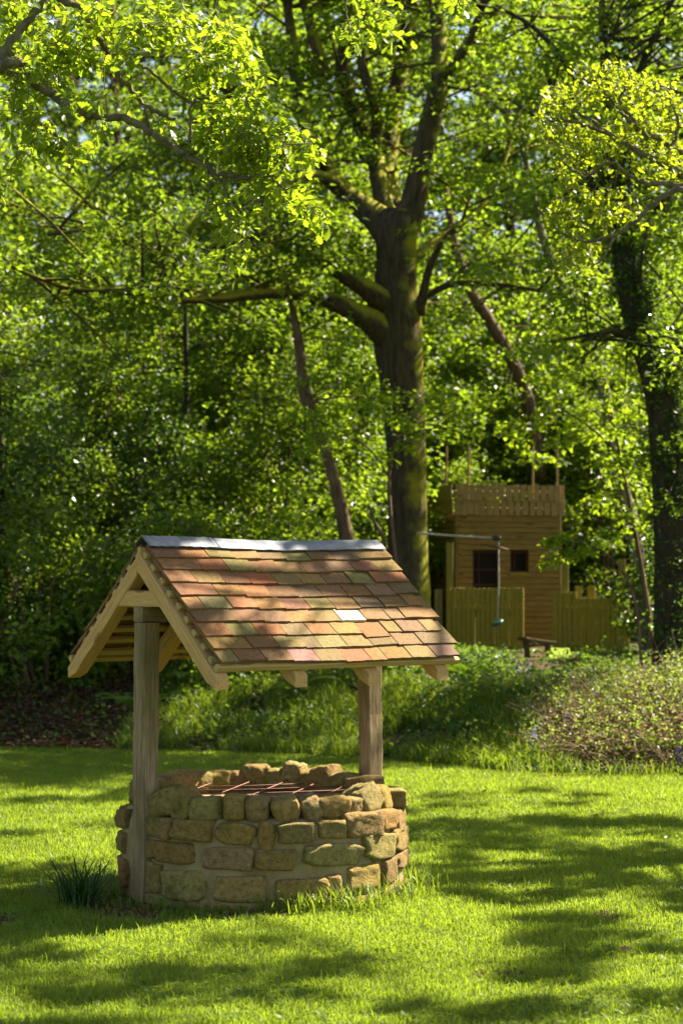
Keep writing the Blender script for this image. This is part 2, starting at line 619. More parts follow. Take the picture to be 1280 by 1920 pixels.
# small broad leaved weeds in patches
n = 26000
yy = (y0 ** .4 + rng.random(n) * (15 ** .4 - y0 ** .4)) ** 2.5
xx = (rng.random(n) * 2 - 1) * (.178 * yy + .35)
k_ = (fbm(xx, yy, .45, 61) > .60) & (np.hypot(xx - WX, yy - WY) > WR + .03)
xx, yy = xx[k_], yy[k_]
n = len(xx)
zz = ground_z(xx, yy) + .012 + .016 * rng.random(n)
az = rng.random(n) * 6.28
L = (.010 + .010 * rng.random(n))
d = np.stack([np.cos(az), np.sin(az), rng.normal(.1, .3, n)], -1) * L[:, None]
s_ = np.stack([-np.sin(az), np.cos(az), rng.normal(0, .25, n)], -1) * L[:, None] * .42
c_ = np.stack([xx, yy, zz], -1)
acc.add(np.stack([c_ - d, c_ + s_, c_ + d, c_ - s_], 1).reshape(-1, 3), None, np.arange(n)[:, None] * 4 + np.arange(4)[None], np.repeat(np.clip(.1 + .4 * rng.random(n), 0, 1), 4))
g = link('lawn_grass', acc.mesh('lawn_grass', M['grass']), kind='stuff')
tag(g, 'short mown bright green grass covering the whole lawn', 'grass')

# ------------------------------------------------------------------ the well
YAW = R(38)
well = thing('wishing_well', 'round stone wishing well with a clay tiled gable roof on two oak posts', 'well', (WX, WY, 0), YAW)


def beam_mesh(name, L, w, h, mat, seg=8, jit=.0015, ch=.006, cut=(0, 0), tail=0.0):
    """bar along +X from 0 to L, w in Y, h in Z centred; cut = end skew in x per z"""
    xs = np.linspace(0, L, seg + 1)
    a, b = w / 2, h / 2
    prof = np.array([(-a + ch, -b), (a - ch, -b), (a, -b + ch), (a, b - ch), (a - ch, b), (-a + ch, b), (-a, b - ch), (-a, -b + ch)])
    V = []
    for i, x in enumerate(xs):
        oy, oz = (rng.random(2) - .5) * 2 * jit
        pr = prof + np.array([oy, oz]) + (rng.random((8, 2)) - .5) * jit
        k = cut[0] * (1 - x / L) + cut[1] * (x / L)
        V.append(np.column_stack([x + k * pr[:, 1], pr]))
    if tail:                       # level cut under the plumb cut end
        low = prof[:, 1] < 0
        V[-1][low] += np.array([-math.sin(PT), 0, math.cos(PT)]) * tail
    V = np.vstack(V)
    i = np.arange(seg)[:, None] * 8
    j = np.arange(8)[None, :]
    Q = np.stack([i + j, i + (j + 1) % 8, i + 8 + (j + 1) % 8, i + 8 + j], -1).reshape(-1, 4)
    V = np.vstack([V, V[:8].mean(0), V[-8:].mean(0)])
    c0, c1 = len(V) - 2, len(V) - 1
    k = np.arange(8)
    T = np.vstack([np.stack([(k + 1) % 8, k, np.full(8, c0)], -1), np.stack([seg * 8 + k, seg * 8 + (k + 1) % 8, np.full(8, c1)], -1)])
    return np_mesh(name, V, [Q, T], mat, False)


def beam(name, p0, p1, w, h, mat, parent, up=(0, 0, 1), **kw):
    p0, p1 = Vector(p0), Vector(p1)
    d = p1 - p0
    L = d.length
    X = d.normalized()
    Z = Vector(up)
    Z = (Z - X * Z.dot(X)).normalized()
    Y = Z.cross(X)
    o = link(name, beam_mesh(name, L, w, h, mat, **kw), parent)
    mt = Matrix((X, Y, Z)).transposed().to_4x4()
    mt.translation = p0
    o.matrix_local = mt
    return o


# posts and long beam (old grey timber)
for x, b in ((-.745, .0), (.745, .0)):
    beam('post', (x, .0 if x < 0 else -.01, -.05), (x + (.004 if x < 0 else -.006), 0, 1.448), .10, .10, M['weathered'], well, up=(1, 0, 0), seg=14, jit=.0025, ch=.007)
beam('long_beam', (-.793, 0, 1.49), (.775, 0, 1.49), .086, .08, M['weathered'], well, seg=12, jit=.002)

PT = R(40.5)
ZR = 1.845
cp, sp = math.cos(PT), math.sin(PT)


def slope(side, d, hgt, x):
    """point on roof slope: d down the slope, hgt above batten top plane, x along ridge"""
    sag = -.014 * math.exp(-((x - .1) / .45) ** 2)
    return Vector((x, side * (d * cp + hgt * sp), ZR + sag - d * sp + hgt * cp))


RX = (-.755, -.275, .20, .67)
for x in RX:
    for s in (-1, 1):
        off = .002 * s
        beam('rafter', slope(s, .055 if True else 0, -.066, x + off), slope(s, .995, -.066, x + off), .079, .078, M['fresh_oak'], well,
             up=(0, s * sp, cp), seg=9, ch=.004, cut=(-.85, -.80), tail=.036)
for x in RX:
    beam('collar', (x, -.235, 1.572), (x, .235, 1.572), .066, .083, M['fresh_oak'], well, seg=6, ch=.004)
beam('ridge_board', (-.79, 0, 1.79), (.765, 0, 1.79), .024, .10, M['fresh_oak'], well, seg=6, ch=.003)

# battens under every row, both slopes
D_EAVE = .93
rows = [D_EAVE - .1 * (8 - i) for i in range(9)]
for s in (-1, 1):
    for i, d in enumerate(rows):
        dd = d - .07
        beam('batten', slope(s, dd, -.0135, -.782 + .014 * random.random()), slope(s, dd, -.0135, .765), .038, .025, M['batten'], well, up=(0, s * sp, cp), seg=6, jit=.002, ch=.003)
    beam('batten', slope(s, .925, -.006, -.785), slope(s, .925, -.006, .78), .03, .034, M['batten'], well, up=(0, s * sp, cp), seg=6, jit=.0015, ch=.003)

# tiles
TW, TL, TT = .165, .205, .0125


def tile_mesh(k, wd):
    nx_, ny_ = 6, 5
    xs = np.linspace(-wd / 2, wd / 2, nx_)
    ys = np.linspace(-TL, 0, ny_)          # 0 = lower edge
    X, Y = np.meshgrid(xs, ys)
    camb = .0022 * rng.random() - .0004
    top = camb * (1 - (Y / TL) ** 2 * .4) * (1 - (2 * X / wd) ** 2) - .004 * (1 + Y / TL) ** 2 * rng.random() + (rng.random(X.shape) - .5) * .0012
    ej = (rng.random(nx_) - .5) * .005
    Y2 = Y.copy()
    Y2[-1] += ej
    X2 = X + (rng.random(X.shape) - .5) * .0016
    Vt = np.stack([X2, Y2, top + TT / 2], -1).reshape(-1, 3)
    Vb = np.stack([X2, Y2, top - TT / 2], -1).reshape(-1, 3)
    V = np.vstack([Vt, Vb])
    n = nx_ * ny_
    i = (np.arange(ny_ - 1)[:, None] * nx_ + np.arange(nx_ - 1)[None]).ravel()
    Qt = np.stack([i, i + 1, i + nx_ + 1, i + nx_], -1)
    Qb = Qt[:, ::-1] + n
    rim = list(range(nx_)) + [nx_ * (r + 1) - 1 for r in range(1, ny_)] + [n - 1 - c for c in range(1, nx_)] + [nx_ * (ny_ - 1 - r) for r in range(1, ny_ - 1)]
    rim = np.array(rim)
    rn = np.roll(rim, -1)
    Qs = np.stack([rn, rim, rim + n, rn + n], -1)
    return np_mesh('tile', V, np.vstack([Qt, Qb, Qs]), M['tile'])


TILES = {}
for key, wd in (('full', TW), ('half', TW * .62), ('wide', TW * 1.45)):
    TILES[key] = [tile_mesh(i, wd - .0025) for i in range(4)]
PAL = [(.38, .165, .06), (.33, .145, .06), (.43, .205, .075), (.30, .165, .07), (.23, .145, .075), (.38, .235, .09), (.34, .25, .095), (.20, .13, .07),
       (.40, .185, .065), (.29, .205, .08), (.26, .175, .085), (.44, .265, .105)]
x_lo, x_hi = -.765, .795
for s in (-1, 1):
    for i, d in enumerate(rows):
        seq = []
        x = x_lo + (random.random() - .5) * .012
        first = True
        while x < x_hi - .05:
            rem = x_hi - x
            if first:
                key = ('full', 'wide', 'full', 'wide')[(i * 3 + (1 if s > 0 else 0)) % 4] if i % 2 else random.choice(['half', 'full'])
                if i in (1, 3, 5):
                    key = 'wide'
            elif rem < TW * .85:
                key = 'half'
            elif TW * 1.2 < rem < TW * 1.75:
                key = 'wide'
            else:
                key = 'full' if random.random() > .07 else 'half'
            wd = TW * {'full': 1, 'half': .62, 'wide': 1.45}[key]
            seq.append((key, x + wd / 2, wd))
            x += wd + .001 + .002 * random.random()
            first = False
        for n_, (key, xc, wd) in enumerate(seq):
            col = list(random.choice(PAL))
            # lower left rows greyer and browner, right end redder, mossy centre
            zone = vnoise(xc * 1.0, i * .1, .35, 4 + s)
            if .30 < zone < .55 and random.random() < .6:
                col = [.33, .215, .085]
            if zone < .22:
                col = [.22, .155, .09]
            if i == 8 and random.random() < .65 and xc < .3:
                col = [.36, .16, .06]
            if s < 0 and i == 5 and 5 <= n_ < 6:
                col = [.80, .74, .70]  # whitish tile: sunlit gloss painted as its colour
            if s < 0 and i == 8 and n_ == 3:
                col = [.46, .25, .19]
            if max(col) < .7:
                col = [c * .58 + m_ * .42 for c, m_ in zip(col, (.345, .175, .07))]
            slip = (random.random() - .5) * .012
            if s < 0 and i == 6 and n_ == 6:
                slip = .032
            o = link('tile', random.choice(TILES[key]), well, color=(*[c * (.48 + .27 * random.random()) for c in col], 1))
            top = slope(s, d - TL + slip, .006 + TT / 2, xc)  # tile lies on the two rows below it
            low = slope(s, d + slip, .030 + TT / 2, xc)
            Yd = (low - top).normalized()
            X = Vector((1, 0, 0)) * (1 if s < 0 else -1)
            Yd = -Yd if False else Yd
            Zv = X.cross(Yd)
            if Zv.z < 0:
                X = -X
                Zv = X.cross(Yd)
            mt = Matrix((X, Yd, Zv)).transposed().to_4x4()
            mt.translation = low
            mt = mt @ Matrix.Rotation(R(random.gauss(0, .9)), 4, 'Z') @ Matrix.Rotation(R(random.gauss(0, 1.1)), 4, 'Y') @ Matrix.Rotation(R(random.gauss(0, .5)), 4, 'X')
            if i == 0:
                mt = mt @ Matrix.Diagonal((1, .56, 1, 1))
            o.matrix_local = mt

# lead ridge
for x0, x1, lift in ((-.775, -.34, .003), (-.36, .80, .0)):
    nseg = 26
    V = []
    prof = [(-1, .045), (-1, .032), (-1, .014), (0, 0), (1, .014), (1, .032), (1, .045)]
    for k in range(nseg + 1):
        x = x0 + (x1 - x0) * k / nseg
        wob = .0025 * math.sin(k * 1.7) + .002 * (random.random() - .5)
        for sd, dd in prof:
            if sd == 0:
                p = slope(1, 0, 0, x)
                p.y = 0
                p.z += .052 + lift + wob * .5
            else:
                p = slope(sd, dd + .012 + (.004 * (random.random() - .5) if dd > .04 else 0), .046 + lift + wob * (dd / .06), x)
            V.append(p)
    V = np.array([tuple(v) for v in V])
    i = (np.arange(nseg)[:, None] * 7 + np.arange(6)[None]).ravel()
    Q = np.stack([i, i + 7, i + 8, i + 1], -1)
    me = np_mesh('ridge_flashing', V, Q, M['lead'], True)
    o = link('ridge_flashing', me, well)
    md = o.modifiers.new('thick', 'SOLIDIFY')
    md.thickness = .0025

# wall: mortar drum with stones as sub-parts (axes kept parallel to the world)
def lathe(prof, seg=72, amp=.006, close=False):
    V = []
    for k in range(seg):
        t = 2 * math.pi * k / seg
        for r, z in prof:
            rr = r + amp * (random.random() - .5) * 2
            V.append((rr * math.sin(t), -rr * math.cos(t), z + amp * .6 * (random.random() - .5)))
    n = len(prof)
    i = np.arange(seg)[:, None] * n
    i2 = ((np.arange(seg)[:, None] + 1) % seg) * n
    j = np.arange(n - 1)[None, :]
    Q = np.stack([i + j, i2 + j, i2 + j + 1, i + j + 1], -1).reshape(-1, 4)
    return np.array(V), Q


prof = [(.43, .02), (.43, .12), (.43, .24), (.435, .36), (.45, .462), (.55, .478), (.66, .472), (.72, .455), (.746, .42), (.751, .36), (.752, .30), (.753, .24), (.755, .18), (.757, .12), (.761, .05), (.772, -.04)]
V, Q = lathe(prof, 90, .007)
wall = link('wall', np_mesh('wall', V, Q, M['mortar'], True), well)
wall.rotation_euler = (0, 0, -YAW)
V, Q = lathe([(.02, .035), (.2, .04), (.44, .03)], 24, .004)
fl = link('well_floor', np_mesh('well_floor', V, Q, M['shaft_soil'], True), well)


def stone_mesh(k, edge, rough, n=10, round_=0.0):
    """unit roughly squared block: skewed box, rounded arrises, chipped facets and pitted faces"""
    V, Q = [], []
    idx = {}
    g = np.linspace(-1, 1, n + 1)
    g = np.sign(g) * np.abs(g) ** .8

    def vid(p):
        key = tuple(np.round(p, 5))
        if key not in idx:
            idx[key] = len(V)
            V.append(p)
        return idx[key]
    for ax in range(3):
        for sgn in (-1, 1):
            for i in range(n):
                for j in range(n):
                    q = []
                    for di, dj in ((0, 0), (1, 0), (1, 1), (0, 1)):
                        p = np.zeros(3)
                        p[ax] = sgn
                        p[(ax + 1) % 3] = g[i + di]
                        p[(ax + 2) % 3] = g[j + dj]
                        q.append(vid(p))
                    Q.append(q if sgn > 0 else q[::-1])
    V = np.array(V)
    rs = np.random.default_rng(100 + k)
    inner = np.clip(V, -(1 - edge), 1 - edge)
    d = V - inner
    dl = np.linalg.norm(d, axis=1)[:, None]
    box = inner + np.where(dl > 1e-6, d / np.maximum(dl, 1e-6) * edge, 0)
    sph = V / ((np.abs(V) ** 3.2).sum(1) ** (1 / 3.2))[:, None]
    V = box * (1 - round_) + sph * round_
    # skew the eight corners
    cor = rs.normal(0, .09 + .05 * round_, (2, 2, 2, 3)) * np.array([1.2, .5, 1.0])
    w = (V + 1) / 2
    off = 0
    for a_ in (0, 1):
        for b_ in (0, 1):
            for c_ in (0, 1):
                wt = (w[:, 0] if a_ else 1 - w[:, 0]) * (w[:, 1] if b_ else 1 - w[:, 1]) * (w[:, 2] if c_ else 1 - w[:, 2])
                off = off + wt[:, None] * cor[a_, b_, c_]
    V = V + off
    for _ in range(9):
        d = rs.normal(size=3)
        d /= np.linalg.norm(d)
        lim = np.abs(d).sum() * (.72 + .2 * rs.random())
        dd = V @ d - lim
        V = V - np.clip(dd, 0, None)[:, None] * d * .9
    for f, amp in ((2.2, .08), (5.5, .05), (11, .045), (19, .03)):
        dirs = rs.normal(size=(6, 3)) * f
        ph = rs.random(6) * 6.28
        ds = sum(np.sin(V @ dirs[q] + ph[q]) for q in range(6)) / 6
        V = V * (1 + amp * rough * ds[:, None])
    return np_mesh('stone', V * .5, np.array(Q), M['stone'], True)


BLOCKS = [stone_mesh(k, .16, .95) for k in range(10)]
COBBLES = [stone_mesh(k + 50, .35, 1.25, 10, .45) for k in range(10)]
SPAL = [(.41, .29, .10), (.44, .315, .11), (.38, .27, .095), (.46, .33, .12), (.40, .265, .10), (.43, .32, .135), (.36, .26, .095)]


def place_stone(name, me, phi, r, z, size, tilt=(0, 0, 0), parent=wall):
    """phi: angle from the side facing the camera, towards the right"""
    o = link(name, me, parent, color=(*[c * (.88 + .26 * random.random()) for c in random.choice(SPAL)], 1))
    o.location = (r * math.sin(phi), -r * math.cos(phi), z)
    o.rotation_euler = (tilt[0], tilt[1], phi + tilt[2])
    o.scale = size
    return o


def row(z, h, spans):
    for x0, x1, dz, dh in spans:
        a0 = math.asin(max(-1, min(1, (x0 - 493) / 269)))
        a1 = math.asin(max(-1, min(1, (x1 - 493) / 269)))
        wdt = (a1 - a0) * .745
        r = .675 + .012 * random.random()
        place_stone('stone', random.choice(BLOCKS), (a0 + a1) / 2, r, z + dz, (wdt * 1.10, .185 + .016 * random.random(), (h + dh) * 1.14),
                    (R(random.gauss(0, 1.5)), R(random.gauss(0, 2)), R(random.gauss(0, 2))))
    # the rest of the ring, out of the photograph's sight
    a = math.asin(min(1, (spans[-1][1] - 493) / 269)) + .02
    end = 2 * math.pi + math.asin(max(-1, (spans[0][0] - 493) / 269)) - .02
    while a < end - .08:
        wd = min(.16 + .16 * random.random(), end - a)
        place_stone('stone', random.choice(BLOCKS), a + wd / 2, .678, z, (wd * .745 - .014, .17, h), (0, R(random.gauss(0, 2)), R(random.gauss(0, 2))))
        a += wd


row(.405, .092, [(226, 246, 0, 0), (280, 334, 0, 0), (343, 416, -.006, 0), (422, 491, -.010, 0), (497, 527, -.024, .035), (533, 598, -.008, .004), (604, 648, -.002, -.012), (655, 711, .012, .02), (714, 742, .01, .01), (744, 761, .0, .02)])
row(.278, .098, [(224, 246, .0, .0), (276, 306, .012, -.01), (309, 391, .008, 0), (399, 481, -.008, 0), (492, 566, -.008, 0), (579, 682, 0, 0), (687, 736, .018, .02), (740, 763, .02, .01)])
row(.130, .125, [(222, 246, 0, 0), (275, 318, .02, .01), (329, 408, .0, .01), (422, 516, -.01, -.01), (529, 612, -.02, -.02), (619, 647, .0, -.03), (655, 712, .01, -.01), (717, 743, .03, 0), (745, 765, .06, -.05)])
row(.015, .085, [(215, 246, 0, 0), (282, 332, .0, .02), (345, 395, -.01, 0), (402, 470, -.02, 0), (478, 560, -.015, 0), (566, 640, -.01, 0), (652, 712, .0, 0), (716, 766, .02, 0)])

# coping stones: front arc measured, back arc seen over the rim
front = [(318, 1503, 84, 50, -14, .20), (353, 1511, 44, 47, 14, .17), (398, 1515, 55, 46, 0, .17), (449, 1514, 45, 52, 0, .18), (495, 1516, 43, 45, 0, .17), (545, 1515, 50, 47, -14, .17),
         (589, 1515, 42, 48, -24, .17), (632, 1511, 56, 43, -3, .17), (662, 1510, 30, 38, 8, .16), (694, 1504, 46, 50, -22, .17), (722, 1502, 40, 50, -14, .17)]
for px, py, w_, h_, lean, dep in front:
    phi = math.asin(max(-.97, min(.97, (px - 493) / 250)))
    Yd = WY - .66 * math.cos(phi)
    z = P(px, py, Yd).z
    mpp = Yd / F
    place_stone('coping_stone', random.choice(COBBLES), phi, .655, z, (w_ * mpp / max(.72, math.cos(phi)) * 1.04, dep, h_ * mpp * 1.06), (R(random.gauss(0, 4)), R(lean), R(random.gauss(0, 5))))
back = [(318, 1466, 50, 42, 8), (350, 1464, 36, 36, -6), (386, 1461, 50, 36, 4), (428, 1462, 36, 34, 0), (470, 1456, 50, 44, 0), (513, 1460, 37, 34, 4), (549, 1455, 40, 44, -8), (592, 1460, 44, 38, 8), (618, 1465, 44, 48, 16), (650, 1468, 40, 40, 0)]
for px, py, w_, h_, lean in back:
    phi = math.pi - math.asin(max(-.97, min(.97, (px - 493) / 216)))
    Yd = WY - .58 * math.cos(phi)
    z = P(px, py, Yd).z
    mpp = Yd / F
    place_stone('coping_stone', random.choice(COBBLES), phi, .60, z - .01, (w_ * mpp / max(.6, abs(math.cos(phi))) * 1.08, .17, h_ * mpp * 1.2), (R(random.gauss(0, 4)), R(lean), R(random.gauss(0, 6))))
# right-hand flat slab behind the far post, and the stones flanking each post
place_stone('coping_stone', BLOCKS[3], R(84), .64, .505, (.30, .26, .105), (0, R(3), R(8)))
place_stone('coping_stone', COBBLES[4], R(62), .62, .52, (.20, .19, .15), (0, R(-10), 0))
place_stone('coping_stone', COBBLES[2], R(112), .60, .525, (.2, .18, .13), (0, R(4), 0))
place_stone('coping_stone', COBBLES[6], R(-62), .60, .53, (.2, .19, .15), (0, R(6), R(10)))
place_stone('coping_stone', COBBLES[1], R(-92), .62, .52, (.26, .19, .15), (0, R(-4), 0))
place_stone('coping_stone', COBBLES[5], R(-114), .60, .53, (.2, .19, .15), (0, R(-4), 0))

# rusted safety grid across the shaft
for ang in (R(14), R(14 + 62)):
    for k in range(-2, 4):
        off = k * .19 + .02
        half = math.sqrt(max(.0, .56 ** 2 - off ** 2))
        c, s_ = math.cos(ang), math.sin(ang)
        ac = Acc()
        zz = .522 if ang < R(30) else .529
        tube(ac, [(-half * c - off * s_, -half * s_ + off * c, zz), (0 - off * s_, off * c, zz - .006), (half * c - off * s_, half * s_ + off * c, zz)], [.0032] * 3, 6)
        b = link('grid_bar', ac.mesh('grid_bar', M['rust'], True), well)
        b.rotation_euler = (0, 0, -YAW)

# ------------------------------------------------------------------ playhouse
HS = (1.51, 26.0)
HZ = gz(1.9, 26.3) - .11
HY = R(12)
house = thing('playhouse', 'brown wooden playhouse of horizontal boards with a slatted rooftop parapet among the trees', 'playhouse', (HS[0], HS[1], HZ), HY)
HW, HD, HH = 1.42, 1.30, 1.87
BH = .0745


def box_mesh(name, sx, sy, sz, mat, ch=.004, jit=.002):
    """box centred at origin with chamfered vertical edges, slightly irregular"""
    V = []
    for z in (-sz / 2, sz / 2):
        for x, y in ((-sx / 2 + ch, -sy / 2), (sx / 2 - ch, -sy / 2), (sx / 2, -sy / 2 + ch), (sx / 2, sy / 2 - ch), (sx / 2 - ch, sy / 2), (-sx / 2 + ch, sy / 2), (-sx / 2, sy / 2 - ch), (-sx / 2, -sy / 2 + ch)):
            V.append((x + (random.random() - .5) * jit, y + (random.random() - .5) * jit, z + (random.random() - .5) * jit))
    Q = [(k, (k + 1) % 8, 8 + (k + 1) % 8, 8 + k) for k in range(8)]
    me = bpy.data.meshes.new(name)
    me.from_pydata(V, [], Q + [tuple(range(7, -1, -1)), tuple(range(8, 16))])
    me.materials.append(mat)
    return me


def hboard(p0, p1, z, out):
    """lap board from p0 to p1 (local xy), outward offset"""
    (x0, y0), (x1, y1) = p0, p1
    L = math.hypot(x1 - x0, y1 - y0)
    if L < .03:
        return
    nrm = Vector((out[0], out[1], 0))
    tilt = nrm * .16 + Vector((0, 0, 1))
    beam('board', (x0 + out[0] * .012, y0 + out[1] * .012, z), (x1 + out[0] * .012, y1 + out[1] * .012, z + (random.random() - .5) * .008), .026, BH + .008, M['house_board'], house,
         up=tuple(Vector((-out[0] * .24, -out[1] * .24, 1))), seg=3, jit=.003, ch=.006)


door = (.215, .585, .25, 1.40)
win = (.73, .985, 1.11, 1.40)
swin = (.62, .86, 1.03, 1.31)
nb = int(HH / BH)
for k in range(nb):
    z = (k + .5) * BH
    segs = [(0.02, HW - .02)]
    for op in (door, win):
        if op[2] < z < op[3]:
            segs = [s_ for (a_, b_) in segs for s_ in (((a_, op[0]), (op[1], b_)) if a_ < op[0] and op[1] < b_ else ((a_, b_),))]
    for a_, b_ in segs:
        hboard((a_, 0), (b_, 0), z, (0, -1))
    if swin[2] < z < swin[3]:
        hboard((0, HD), (0, swin[1]), z, (-1, 0))
        hboard((0, swin[0]), (0, .02), z, (-1, 0))
    else:
        hboard((0, HD), (0, .02), z, (-1, 0))
    hboard((HW, .02), (HW, HD), z, (1, 0))
# core: near-black box behind the boards; its colour stands for the room's shade
o = link('shade_box', box_mesh('shade_box', HW - .16, HD - .16, HH - .02, M['void']), house, (HW / 2, HD / 2, HH / 2))
o = link('back_wall', box_mesh('back_wall', HW - .03, .03, HH - .03, M['house_board']), house, (HW / 2, HD - .02, HH / 2))
o = link('roof_deck', box_mesh('roof_deck', HW + .02, HD + .02, .03, M['house_board']), house, (HW / 2, HD / 2, HH + .006))
for x, y in ((.0, .0), (HW, 0), (0, HD), (HW, HD)):
    beam('corner_post', (x, y, -.1), (x, y, HH - .005), .045, .045, M['house_board'], house, up=(1, 0, 0), seg=4)


def opening(name, op, mull_x=(), mull_z=()):
    x0, x1, z0, z1 = op
    fr = link(name, box_mesh(name, x1 - x0 - .004, .012, .03, M['frame_red']), house, ((x0 + x1) / 2, .02, z1 - .016))
    for nm, cx, cz, w_, h_ in [('jamb', x0 + .017, (z0 + z1) / 2, .03, z1 - z0 - .07), ('jamb', x1 - .017, (z0 + z1) / 2, .03, z1 - z0 - .07), ('sill', (x0 + x1) / 2, z0 + .016, x1 - x0 - .004, .03)] \
            + [('mullion', x, (z0 + z1) / 2, .02, z1 - z0 - .07) for x in mull_x] + [('mullion', (x0 + x1) / 2, z, x1 - x0 - .08, .02) for z in mull_z]:
        s_ = link(nm, box_mesh(nm, w_, .014 if nm != 'mullion' else .010, h_, M['frame_red']), fr)
        s_.location = (cx - (x0 + x1) / 2, 0, cz - (z1 - .016))


opening('door_frame', door, (.31,), (1.15, .95))
opening('window_frame', win, (.80,), ())
o = link('window_ledge', box_mesh('window_ledge', .28, .05, .03, M['yellow_post']), house, ((win[0] + win[1]) / 2, -.03, win[2] - .02))
# parapet: two tiers of upright slats
for tier, (z0, z1, off) in enumerate(((HH + .0, HH + .21, -.045), (HH + .19, HH + .40, -.063))):
    x = -.03 + .02 * tier
    while x < HW + .0:
        w_ = .075 + .012 * random.random()
        h_ = z1 - z0 + .02 * (random.random() - .5)
        o = link('slat', box_mesh('slat', w_, .014, h_, M['parapet_slat']), house, (x + w_ / 2, off, (z0 + z1) / 2))
        o.rotation_euler = (0, R(random.gauss(0, 1.0)), 0)
        x += w_ + (.019 if x > .25 else .005)
    y = .0
    while y < HD:
        w_ = .08
        o = link('slat', box_mesh('slat', .014, w_, z1 - z0, M['parapet_slat']), house, (-.045 - .016 * tier, y + w_ / 2, (z0 + z1) / 2))
        o2 = link('slat', box_mesh('slat', .014, w_, z1 - z0, M['parapet_slat']), house, (HW + .045 + .016 * tier, y + w_ / 2, (z0 + z1) / 2))
        y += w_ + .006
for z in (HH + .08, HH + .30):
    beam('parapet_rail', (-.02, -.028, z), (HW + .02, -.028, z), .016, .05, M['parapet_slat'], house, seg=3)
for x, y in ((-.06, .28), (.16, -.02), (1.05, -.015), (1.385, -.015)):
    beam('roof_pole', (x, y + .012, HH + .02), (x + .006, y + .012, HH + .93), .028, .028, M['parapet_slat'], house, up=(1, 0, 0), seg=4)

# forecourt fences
def slat_fence(label, xa, xb, Y, ztop, zbot, dip=None, rot=0.0):
    a_, b_ = P(xa, 1200, Y), P(xb, 1200, Y)
    f = thing('slat_fence', label, 'fence', (a_.x, Y, zbot), rot)
    L = b_.x - a_.x
    x = 0.0
    while x < L - .02:
        top = ztop - zbot
        if dip and dip[0] < x / L < dip[1]:
            top -= .075
        w_ = .052 + .008 * random.random()
        o = link('slat', box_mesh('slat', w_, .022, top + .01 * random.random(), M['fence_slat'], ch=.009), f, (x + w_ / 2, (random.random() - .5) * .008, top / 2))
        x += w_ + .005
    for z in (.15, .62):
        beam('rail', (0, .035, z), (L, .035, z), .03, .06, M['fence_slat'], f, seg=3)
    return f, L


f1, L1 = slat_fence('upright slat fence panel under the playhouse door', 836, 981, 25.3, 1.535, .66)
beam('post', (.05, .09, -.1), (.05, .09, 1.46), .09, .09, M['yellow_post'], f1, up=(1, 0, 0), seg=4)
beam('post', (-.09, .16, -.1), (-.09, .16, .86), .10, .10, M['weathered'], f1, up=(1, 0, 0), seg=4)
f2, L2 = slat_fence('upright slat fence panel with a notched top beside the playhouse', 1036, 1180, 25.1, 1.485, .66, (.31, .70))
beam('post', (.17, .12, -.1), (.17, .12, 1.22), .085, .085, M['yellow_post'], f2, up=(1, 0, 0), seg=4)
beam('post', (.89, .09, -.1), (.89, .09, 1.25), .085, .085, M['yellow_post'], f2, up=(1, 0, 0), seg=4)
for x in (.36, .53):
    beam('post', (x, .30, .0), (x, .30, .90), .09, .09, M['yellow_post'], f2, up=(1, 0, 0), seg=3)
for x in (.18, .82):
    o = link('footing_block', box_mesh('footing_block', .1, .1, .22, M['white_peg']), f2, (x, .12, -.08))

# mossy ramp and bench at the entrance
t0 = P(1035, 1217, 24.4)
rp = thing('ramp', 'sloping mossy green boarded ramp leading to the gap between the fences', 'ramp', P(1050, 1262, 22.9))
for k in range(4):
    fa, fb = k / 4, (k + 1) / 4
    p0 = P(1018 + 62 * (fa + .12), 1264, 22.9) - rp.location
    p1 = P(1034 + 30 * (fa + .12), 1217, 24.4) - rp.location
    beam('plank', p0, p1, .085, .03, M['moss'], rp, seg=5, jit=.006)
bn = thing('bench', 'rough plank bench with leaning legs beside the mossy ramp', 'bench', P(1005, 1255, 24.0))
b0, b1 = P(978, 1198, 24.0) - bn.location, P(1034, 1206, 24.2) - bn.location
beam('seat', b0, b1, .2, .04, M['log'], bn, seg=4, jit=.006)
for q, dx in ((.12, .05), (.85, .03)):
    pt = b0.lerp(b1, q)
    beam('leg', pt - Vector((0, 0, .02)), (pt.x + dx, pt.y, -.12), .07, .07, M['log'], bn, up=(1, 0, 0), seg=4, jit=.005)

# rope swing on an arm from the oak
sw = thing('rope_swing', 'pale swing arm on the oak with a hanging rope and small green seat', 'swing', P(782, 1000, 22.35))
ac = Acc()
tube(ac, [Vector((0, 0, 0)), P(860, 1005, 22.2) - sw.location, P(928, 1009, 22.05) - sw.location], [.013, .012, .011], 7)
link('arm', ac.mesh('arm', M['rope'], True), sw)
ac = Acc()
e_ = P(931, 1009, 22.05) - sw.location
tube(ac, [e_ + Vector((-.05, 0, .005)), e_, e_ + Vector((.045, 0, -.005))], [.024, .036, .02], 8)
link('pulley', ac.mesh('pulley', M['black_sheet'], True), sw)
ac = Acc()
tube(ac, [P(912, 1022, 22.0) - sw.location, P(932, 1026, 22.03) - sw.location, P(953, 1031, 22.06) - sw.location], [.012, .014, .012], 6)
link('handle', ac.mesh('handle', M['log'], True), sw)
ac = Acc()
tube(ac, [P(934, 1011, 22.05) - sw.location, P(934.5, 1090, 22.05) - sw.location, P(932, 1166, 22.05) - sw.location], [.007, .007, .007], 6)
link('rope', ac.mesh('rope', M['rope'], True), sw)
V, Q = lathe([(.004, .02), (.03, .022), (.062, .018), (.072, .006), (.07, -.01), (.05, -.018), (.004, -.018)], 20, 0)
s_ = link('seat', np_mesh('seat', V, Q, M['green_plastic'], True), sw, P(932, 1168, 22.05) - sw.location)
s_.rotation_euler = (R(14), R(-28), 0)

